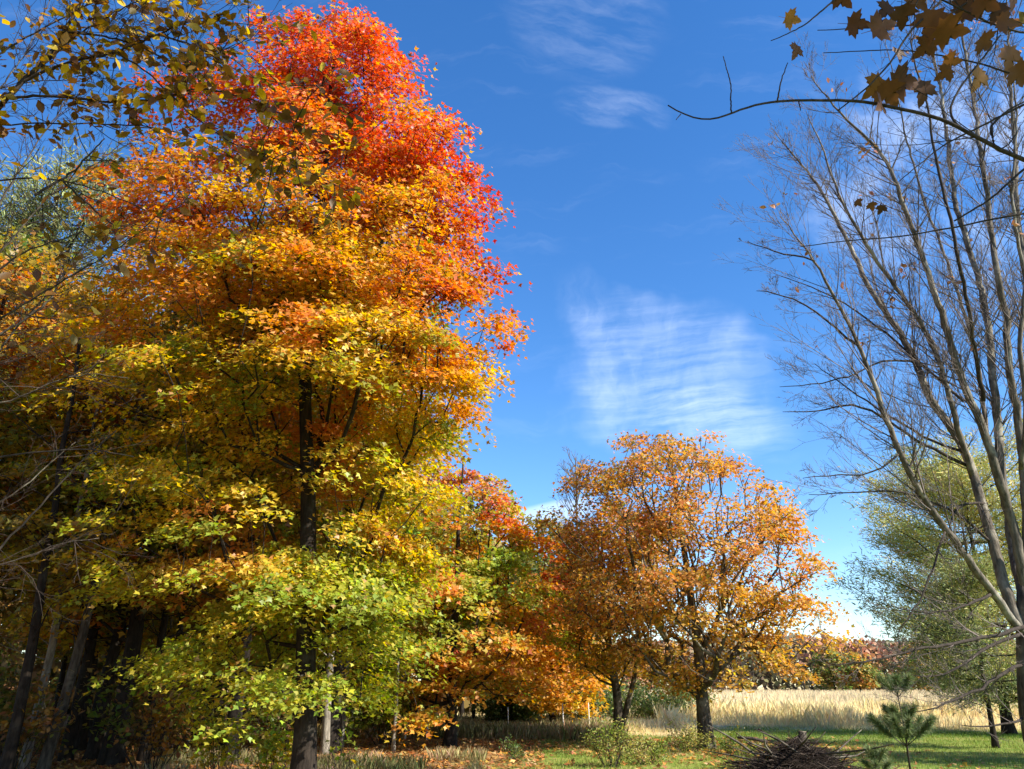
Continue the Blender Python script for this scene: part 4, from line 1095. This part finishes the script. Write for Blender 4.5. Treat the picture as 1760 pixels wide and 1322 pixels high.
# ------------------------------------------------------------------ near branches
def leaf_mesh(name, shape_pts, mat, col, fold=.12, seed=0):
    """single large leaf: outline polygon fanned from the midrib, folded and curled"""
    pts = np.asarray(shape_pts, float)
    mid = np.stack([np.zeros(4), np.linspace(0, pts[:, 1].max(), 4)], -1)
    n = len(pts)
    xy = np.concatenate([pts, [(0, .45)]])
    z = fold * np.abs(xy[:, 0]) ** 1.2 - .25 * (xy[:, 1] - .4) ** 2
    v = np.concatenate([xy, z[:, None]], 1)
    l = []; sz = []
    for q in range(n):
        l += [n, q, (q + 1) % n]; sz.append(3)
    # petiole
    k = len(v); v = np.concatenate([v, [(-.012, 0, -.03), (.012, 0, -.03), (.008, -.38, .02), (-.008, -.38, .02)]]); l += [k, k + 1, k + 2, k + 3]; sz.append(4)
    me_o = mesh_raw(name, v, l, sz, mat, None, np.broadcast_to(col, (len(v), 3)))
    me = me_o.data; bpy.data.objects.remove(me_o)
    return me
half = [(.06, .02), (.30, -.06), (.26, .08), (.50, .16), (.44, .26), (.62, .46), (.42, .44), (.40, .52), (.20, .46), (.24, .66), (.16, .70), (.14, .82)]
OAK = [(0, 0)] + half + [(0, 1.02)] + [(-a, b) for a, b in half[::-1]]
halfo = [(.10, .06), (.22, .22), (.28, .42), (.25, .62), (.16, .80), (.06, .93)]
OVL = [(0, 0)] + halfo + [(0, 1.0)] + [(-a, b) for a, b in halfo[::-1]]

def place_leaf(me, root, pos, nor, dire, size, org, name='leaf'):
    nor = Vector(nor).normalized(); d = Vector(dire); d = (d - d.dot(nor) * nor).normalized(); r = d.cross(nor)
    o = bpy.data.objects.new(name, me); COL.objects.link(o); o.parent = root
    from mathutils import Matrix
    M = Matrix(((r.x, d.x, nor.x, 0), (r.y, d.y, nor.y, 0), (r.z, d.z, nor.z, 0), (0, 0, 0, 1)))
    o.rotation_euler = M.to_euler(); o.scale = (size, size, size); o.location = Vector(np.asarray(pos) - org)
    return o

def poly_smooth(p, k=6, it=4, rs=None, j=0.0):
    p = np.asarray(p, float); L = np.r_[0, np.cumsum(np.linalg.norm(np.diff(p, axis=0), axis=1))]
    n = max(6, len(p) * k); s_ = np.linspace(0, L[-1], n)
    q = np.stack([np.interp(s_, L, p[:, a]) for a in range(3)], -1)
    for _ in range(it): q[1:-1] = .25 * q[:-2] + .5 * q[1:-1] + .25 * q[2:]
    if rs is not None: q[1:-1] += rs.normal(0, j, (n - 2, 3))
    return q

def nearest(BR, pos):
    return min(BR, key=lambda b: float(((b[1] - pos) ** 2).sum(-1).min()))[0]

def near_right():
    rs = np.random.default_rng(71); org = np.array((4.6, 3.4, -.1)); root = empty('broadleaf_tree', org)
    mb = MB(org); trunk_tube(mb, [org, (4.6, 3.4, 3), (4.7, 3.3, 6), (4.6, 3.1, 9)], .19, .06); mb.build('trunk', M_BARK, root, True)
    Y = 3.0; BR = []
    def br(pts, r0, r1, tr=None):
        p = [P(a, b, Y + c) for a, b, c in pts]
        if tr is not None: p = [np.array(tr)] + p
        q = poly_smooth(p, 6, 4, rs, .0008); B = MB(org); B.tube(q, np.linspace(r0, r1, len(q)), 7); BR.append((B.build('branch', M_TWIGD, root, True), q)); return q
    main = br([(1900, 330, .2), (1760, 275, .1), (1711, 254, 0), (1668, 229, 0), (1617, 203, 0), (1554, 188, 0), (1477, 173, 0), (1384, 172, -.05), (1338, 174, -.1), (1300, 178, -.1), (1257, 195, -.15), (1223, 210, -.15), (1185, 203, -.2), (1160, 190, -.2), (1148, 181, -.2)], .020, .0028, (4.6, 3.4, 4.0))
    br([(1257, 195, -.15), (1256, 170, -.16), (1257, 148, -.18), (1248, 115, -.2), (1243, 97, -.2)], .0035, .0018)
    br([(1170, 196, -.2), (1162, 206, -.2)], .0022, .0015)
    br([(1336, 174, -.1), (1342, 140, -.12), (1354, 108, -.14)], .004, .002)
    br([(1372, 172, -.05), (1376, 190, -.05)], .003, .002)
    s2_ = br([(1900, 40, .3), (1760, 62, .2), (1700, 40, .1), (1640, 10, 0), (1560, -30, 0)], .010, .004, (4.6, 3.4, 5.0))
    br([(1640, -20, .1), (1560, 58, .0), (1530, 110, 0), (1492, 150, 0), (1440, 190, 0)], .007, .003)
    br([(1440, -5, .1), (1384, 43, .05), (1350, 60, 0), (1325, 70, 0)], .005, .002)
    br([(1700, -20, .1), (1610, 40, .1), (1500, 48, .1), (1405, 52, .1)], .006, .002)
    br([(1760, 135, .2), (1690, 110, .2), (1600, 92, .2), (1540, 85, .2), (1415, 91, .2)], .005, .002)
    br([(1900, 330, .5), (1760, 369, .4), (1720, 373, .4), (1664, 386, .4), (1554, 407, .4), (1460, 413, .4), (1376, 424, .4)], .011, .002, (4.6, 3.4, 3.6))
    br([(1820, 250, .3), (1760, 290, .3), (1700, 345, .3), (1640, 380, .35)], .007, .004)
    br([(1760, 180, .2), (1690, 215, .2), (1620, 250, .2), (1545, 312, .2)], .006, .002)
    br([(1668, 229, 0), (1640, 215, 0), (1630, 190, 0), (1650, 150, 0), (1720, 60, 0)], .006, .003)
    br([(1711, 254, 0), (1700, 220, 0), (1730, 190, 0), (1780, 165, 0)], .006, .003)
    tw_src = np.concatenate([main[10:60], s2_])
    k = rs.integers(0, len(tw_src), 60)
    tw = twigs(tw_src[k], nrm(rs.normal(0, 1, (60, 3)) + np.array((-.3, 0, .3))), .15 + .5 * rs.random(60), np.full(60, .0035), 2, rs, kids=(4,), rmin=.0014)
    mb = MB(org)
    for t in tw: mb.prisms(*t, 4)
    tag(mb.build('twigs', M_TWIGD, root, True), kind='stuff')
    cols = [np.array(c) for c in ((.11, .045, .018), (.15, .062, .020), (.21, .090, .022), (.08, .034, .015), (.32, .15, .03))]  # browns lowered so the leaves' shade is part of their colour
    mes = [leaf_mesh('leaf', OAK, M_DRY, c) for c in cols]
    L = [ # px, py, size(m), roll, colour
        (1363, 34, .105, 1.5, 4), (1371, 88, .10, 3.3, 1), (1452, 0, .13, 2.5, 0), (1478, 42, .13, 1.8, 0), (1520, 45, .16, 1.2, 1), (1560, 30, .15, 2.8, 3), (1605, 35, .19, 3.4, 1), (1640, 60, .19, 2.2, 1), (1655, 20, .17, .8, 0),
        (1590, 85, .15, 3.8, 1), (1508, 152, .15, 3.6, 2), (1530, 165, .16, 2.6, 1), (1565, 140, .19, 1.7, 0), (1590, 160, .15, 3.2, 0), (1500, 185, .12, 4.2, 1), (1690, 135, .15, 3.3, 4), (1705, 75, .14, 2.4, 1), (1735, 38, .12, 1.8, 1),
        (1745, 100, .17, 3.0, 2), (1765, 130, .16, 2.4, 1), (1640, 108, .11, 2.0, 2), (1520, 20, .12, 3.9, 3), (1500, 355, .055, 3, 1), (1478, 350, .05, 2.4, 0), (1516, 362, .06, 3.4, 3), (1690, 5, .15, 1.4, 0), (1745, -5, .16, 3.0, 0), (1580, 5, .14, 2.2, 1), (1624, 128, .10, 4.0, 1), (1715, 20, .13, 3.5, 3), (1550, 90, .10, 2.9, 0)]
    for (a, b_, s_, roll, ck) in L:
        pos = P(a, b_, Y - .05 + .25 * rs.random())
        d = np.array((math.sin(roll), .25 * rs.normal(), math.cos(roll)))
        nor = np.array((.1 * rs.normal(), .75, .65)) + rs.normal(0, .30, 3)
        pos = pos - nrm(d) * s_ * .45
        place_leaf(mes[ck], nearest(BR, pos), pos, -nor, d, s_ * .88, org)
    # the tree's own crown, overhead and behind the photographer
    tips = crown_points([(4.6, 3.2, 0), (5.0, 1.0, 12)], [(6.2, 2.2, 2.6), (8, 3.2, 3.4), (10, 2.8, 3.0), (11.5, 1.0, 1.0)], 240, rs, .5, .40, seed=5)
    p0, p1, r0, r1, _, _ = grow([(4.6, 3.4, -.1), (4.7, 3.3, 6), (4.6, 3.1, 9)], .15, tips, 5.0, rs=rs, tip_r=.005)
    mb = MB(org); mb.prisms(p0, p1, r0, r1, 4); tag(mb.build('upper_branches', M_BARK, root, True), kind='stuff')
    c, nor, dire, sz, ci = spray(tips, [(4.6, 3.2, 0), (5.0, 1.0, 12)], 20, .6, .15, .15, rs)
    mb = MB(org); mb.leaves(c, nor, dire, sz, jitcol(np.broadcast_to(BRN * 1.2, (len(c), 3)), rs), MAPLE); tag(mb.build('crown', M_DRY, root), kind='stuff')
    tag(root, 'overhanging tree with large brown lobed leaves on dark crooked twigs', 'tree')
near_right()

def near_left():
    rs = np.random.default_rng(81); org = np.array((-4.3, 4.2, -.1)); root = empty('broadleaf_tree', org)
    mb = MB(org); trunk_tube(mb, [org, (-4.3, 4.2, 3), (-4.4, 4.1, 6), (-4.3, 3.9, 8.5)], .16, .05); mb.build('trunk', M_BARK, root, True)
    Y = 4.2; BR = []; Q = []
    def br(pts, r0, r1, tr=None, leafy=1.0):
        p = [P(a, b, Y + c) for a, b, c in pts]
        if tr is not None: p = [np.array(tr)] + p
        q = poly_smooth(p, 6, 3, rs, .003); B = MB(org); B.tube(q, np.linspace(r0, r1, len(q)), 7); BR.append((B.build('branch', M_TWIGD, root, True), q))
        if leafy > 0: Q.append((q, leafy))
        return q
    T = (-4.3, 4.2, 3.6)
    br([(-60, 250, 0), (0, 185, 0), (30, 145, 0), (75, 110, 0), (110, 55, 0), (135, 15, .1), (150, -30, .1)], .030, .008, T, 1)
    br([(-40, 120, .2), (0, 92, .2), (50, 60, .2), (120, 25, .2), (200, -20, .2)], .010, .004, (-4.3, 4.2, 4.6), .8)
    br([(30, 145, 0), (60, 128, 0), (125, 105, -.1), (200, 90, -.1), (270, 60, -.1), (340, 30, -.1), (395, 40, -.1)], .011, .003, None, 1.5)
    br([(0, 168, 0), (100, 165, -.1), (175, 175, -.1), (270, 172, -.1), (340, 150, -.2), (420, 165, -.2), (520, 215, -.2)], .010, .003, None, 1.8)
    br([(-50, 215, .1), (95, 212, .1), (200, 214, .1), (265, 217, .1), (350, 240, 0), (430, 290, 0), (520, 330, 0)], .008, .002, T, 1.6)
    br([(110, 55, 0), (170, 60, .1), (230, 75, .1), (300, 110, 0), (360, 100, 0), (440, 60, 0)], .008, .002, None, 1.5)
    br([(200, 90, -.1), (250, 120, -.1), (320, 190, -.2), (400, 250, -.2), (500, 280, -.2), (600, 330, -.3)], .006, .002, None, 1.2)
    br([(75, 110, 0), (130, 60, .1), (190, 25, .1), (260, -10, .1)], .008, .003, None, 1.2)
    br([(270, 60, -.1), (330, 75, -.2), (420, 130, -.2), (520, 150, -.2), (600, 140, -.2)], .005, .0018, None, 1.2)
    # lower bare limbs
    br([(-40, 315, 0), (0, 310, 0), (65, 304, 0), (110, 312, 0), (150, 320, 0), (200, 338, 0), (250, 362, 0)], .011, .003, (-4.3, 4.2, 3.0), 0)
    br([(110, 313, 0), (150, 350, .1), (175, 372, .1), (200, 390, .1), (265, 385, .1)], .007, .002, None, 0)
    br([(-40, 570, 0), (0, 547, 0), (50, 518, 0), (100, 487, 0), (140, 465, 0), (175, 445, 0), (235, 405, 0), (280, 360, 0), (310, 325, 0)], .013, .002, (-4.3, 4.2, 2.2), .12)
    br([(-40, 490, 0), (0, 462, 0), (30, 435, 0), (60, 425, 0), (110, 412, 0), (160, 390, 0)], .016, .003, (-4.3, 4.2, 2.4), .10)
    br([(60, 335, 0), (120, 300, .1), (165, 255, .1), (180, 238, .1)], .009, .004, None, .1)
    br([(-30, 980, .4), (0, 940, .4), (60, 880, .4), (130, 800, .4), (200, 740, .4)], .014, .003, (-4.3, 4.2, 1.6), 0)
    br([(-30, 790, .3), (0, 783, .3), (80, 776, .3), (150, 770, .4), (230, 785, .4)], .012, .003, (-4.3, 4.2, 2.0), 0)
    # finer twigs
    S = np.concatenate([q for q, _ in Q]); k = rs.integers(0, len(S), 150)
    tw = twigs(S[k], nrm(rs.normal(0, 1, (150, 3)) + np.array((.3, 0, .1))), .2 + .5 * rs.random(150), np.full(150, .0038), 3, rs, kids=(5, 3), rmin=.0014)
    mb = MB(org)
    for t in tw: mb.prisms(*t, 4)
    tag(mb.build('twigs', M_TWIGD, root, True), kind='stuff')
    # grey dead limbs further left
    cols = [np.array(c) for c in ((.32, .18, .03), (.50, .34, .04), (.20, .10, .025), (.22, .16, .03), (.32, .15, .03), (.14, .065, .02), (.70, .50, .05))]
    mes = [leaf_mesh('leaf', OVL, M_LEAF, c, .25) for c in cols]
    ends = np.concatenate([t[1] for t in tw])
    anchors = []
    for q, wgt in Q:
        n = int(len(q) * wgt * 2.6)
        if n: anchors.append(q[rs.integers(int(len(q) * .25), len(q), n)])
    A = np.concatenate(anchors + [ends[rs.integers(0, len(ends), 1200)]])
    rs.shuffle(A)
    A = A[A[:, 2] > 3.2]
    n = 0; rest = MB(org)
    for a in A:
        s_ = .078 * (.65 + .6 * rs.random()); d = rs.normal(0, .55, 3) + np.array((.25, 0, -.75)); nor = rs.normal(0, .7, 3) + np.array((.2, -.5, .8))
        ck = rs.choice(7, p=[.2, .16, .18, .14, .12, .12, .08])
        pos = a + rs.normal(0, .035, 3)
        if n < 300: place_leaf(mes[ck], nearest(BR, pos), pos, nor, d, s_, org)
        else: rest.leaves(pos[None], nor[None], d[None], np.array([s_]), cols[ck][None], OVAL)
        n += 1
    if rest.v: tag(rest.build('small_leaves', M_LEAF, root), kind='stuff')
    tips = crown_points([(-4.6, 3.8, 0), (-5.2, 1.0, 12)], [(6.5, 1.8, 1.6), (8, 2.4, 2.2), (9.6, 2.0, 2.0), (10.6, .8, .8)], 130, rs, .5, .40, seed=15)
    p0, p1, r0, r1, _, _ = grow([(-4.3, 4.2, -.1), (-4.4, 4.1, 6), (-4.3, 3.9, 8.5)], .12, tips, 5.0, rs=rs, tip_r=.005)
    mb = MB(org); mb.prisms(p0, p1, r0, r1, 4); tag(mb.build('upper_branches', M_BARK, root, True), kind='stuff')
    c, nor, dire, sz, ci = spray(tips, [(-4.6, 3.8, 0), (-5.2, 1.0, 12)], 16, .6, .15, .11, rs)
    mb = MB(org); mb.leaves(c, nor, dire, sz, jitcol(np.broadcast_to(AMB * .7, (len(c), 3)), rs), OVAL); tag(mb.build('crown', M_DRY, root), kind='stuff')
    tag(root, 'overhanging tree with small yellow brown oval leaves on dark limbs', 'tree')
near_left()

# pale dead tree between: grey tangled limbs at the left
def dead_left():
    rs = np.random.default_rng(91); Y = 9.0
    x0 = P(-150, 900, Y)[0] - 2.0; org = np.array((x0, Y, -.1)); root = empty('dead_tree', org)
    mb = MB(org); trunk_tube(mb, [org, (x0, Y, 3), (x0 + .1, Y, 5), (x0, Y, 7.5)], .14, .04); mb.build('trunk', M_BARK, root, True)
    mb = MB(org); P0, D0, L0, R0 = [], [], [], []
    for pts, r0 in [([(-150, 640, 0), (-30, 590, 0), (0, 575, 0), (50, 545, 0), (95, 510, 0), (98, 480, 0), (150, 440, 0), (230, 420, 0)], .03),
                    ([(-30, 640, .2), (30, 560, .2), (90, 500, .2), (140, 430, .2), (190, 380, .2)], .022),
                    ([(-40, 430, 0), (10, 330, 0), (60, 250, 0), (110, 180, 0), (150, 100, 0)], .018),
                    ([(-40, 480, .3), (30, 400, .3), (90, 330, .3), (150, 290, .3), (230, 240, .3)], .016),
                    ([(-40, 700, 0), (20, 690, 0), (80, 660, 0), (150, 640, 0), (220, 650, 0)], .02),
                    ([(-40, 880, .3), (30, 850, .3), (90, 790, .3), (130, 760, .3)], .022),
                    ([(-40, 200, .2), (20, 130, .2), (60, 60, .2), (90, -10, .2)], .014),
                    ([(-40, 980, .3), (40, 960, .3), (110, 930, .3), (170, 925, .3)], .016)]:
        p = [np.array((x0 + .1, Y, P(pts[0][0], pts[0][1] + 40, Y)[2] - .3))] + [P(a, b, Y + c) for a, b, c in pts]
        q = poly_smooth(p, 6, 3, rs, .006); mb = MB(org); mb.tube(q, np.linspace(r0, .005, len(q)), 7); mb.build('limb', M_BARKG, root, True)
        m = int(len(q) * .8); ii = rs.integers(int(len(q) * .25), len(q) - 1, m)
        P0.append(q[ii]); D0.append(nrm(nrm(q[ii + 1] - q[ii]) + .8 * rs.normal(0, 1, (m, 3)) * .6)); L0.append(.3 + 1.0 * rs.random(m)); R0.append(np.full(m, .007))
    tw = twigs(np.concatenate(P0), np.concatenate(D0), np.concatenate(L0), np.concatenate(R0), 3, rs, kids=(3, 3), up=.1, wig=.2, rmin=.0022)
    mb = MB(org)
    for t in tw: mb.prisms(*t, 3)
    tag(mb.build('twigs', M_BRUSH, root, True), kind='stuff')
    tag(root, 'dead grey tree with tangled bare limbs reaching across the woods edge', 'tree')
dead_left()
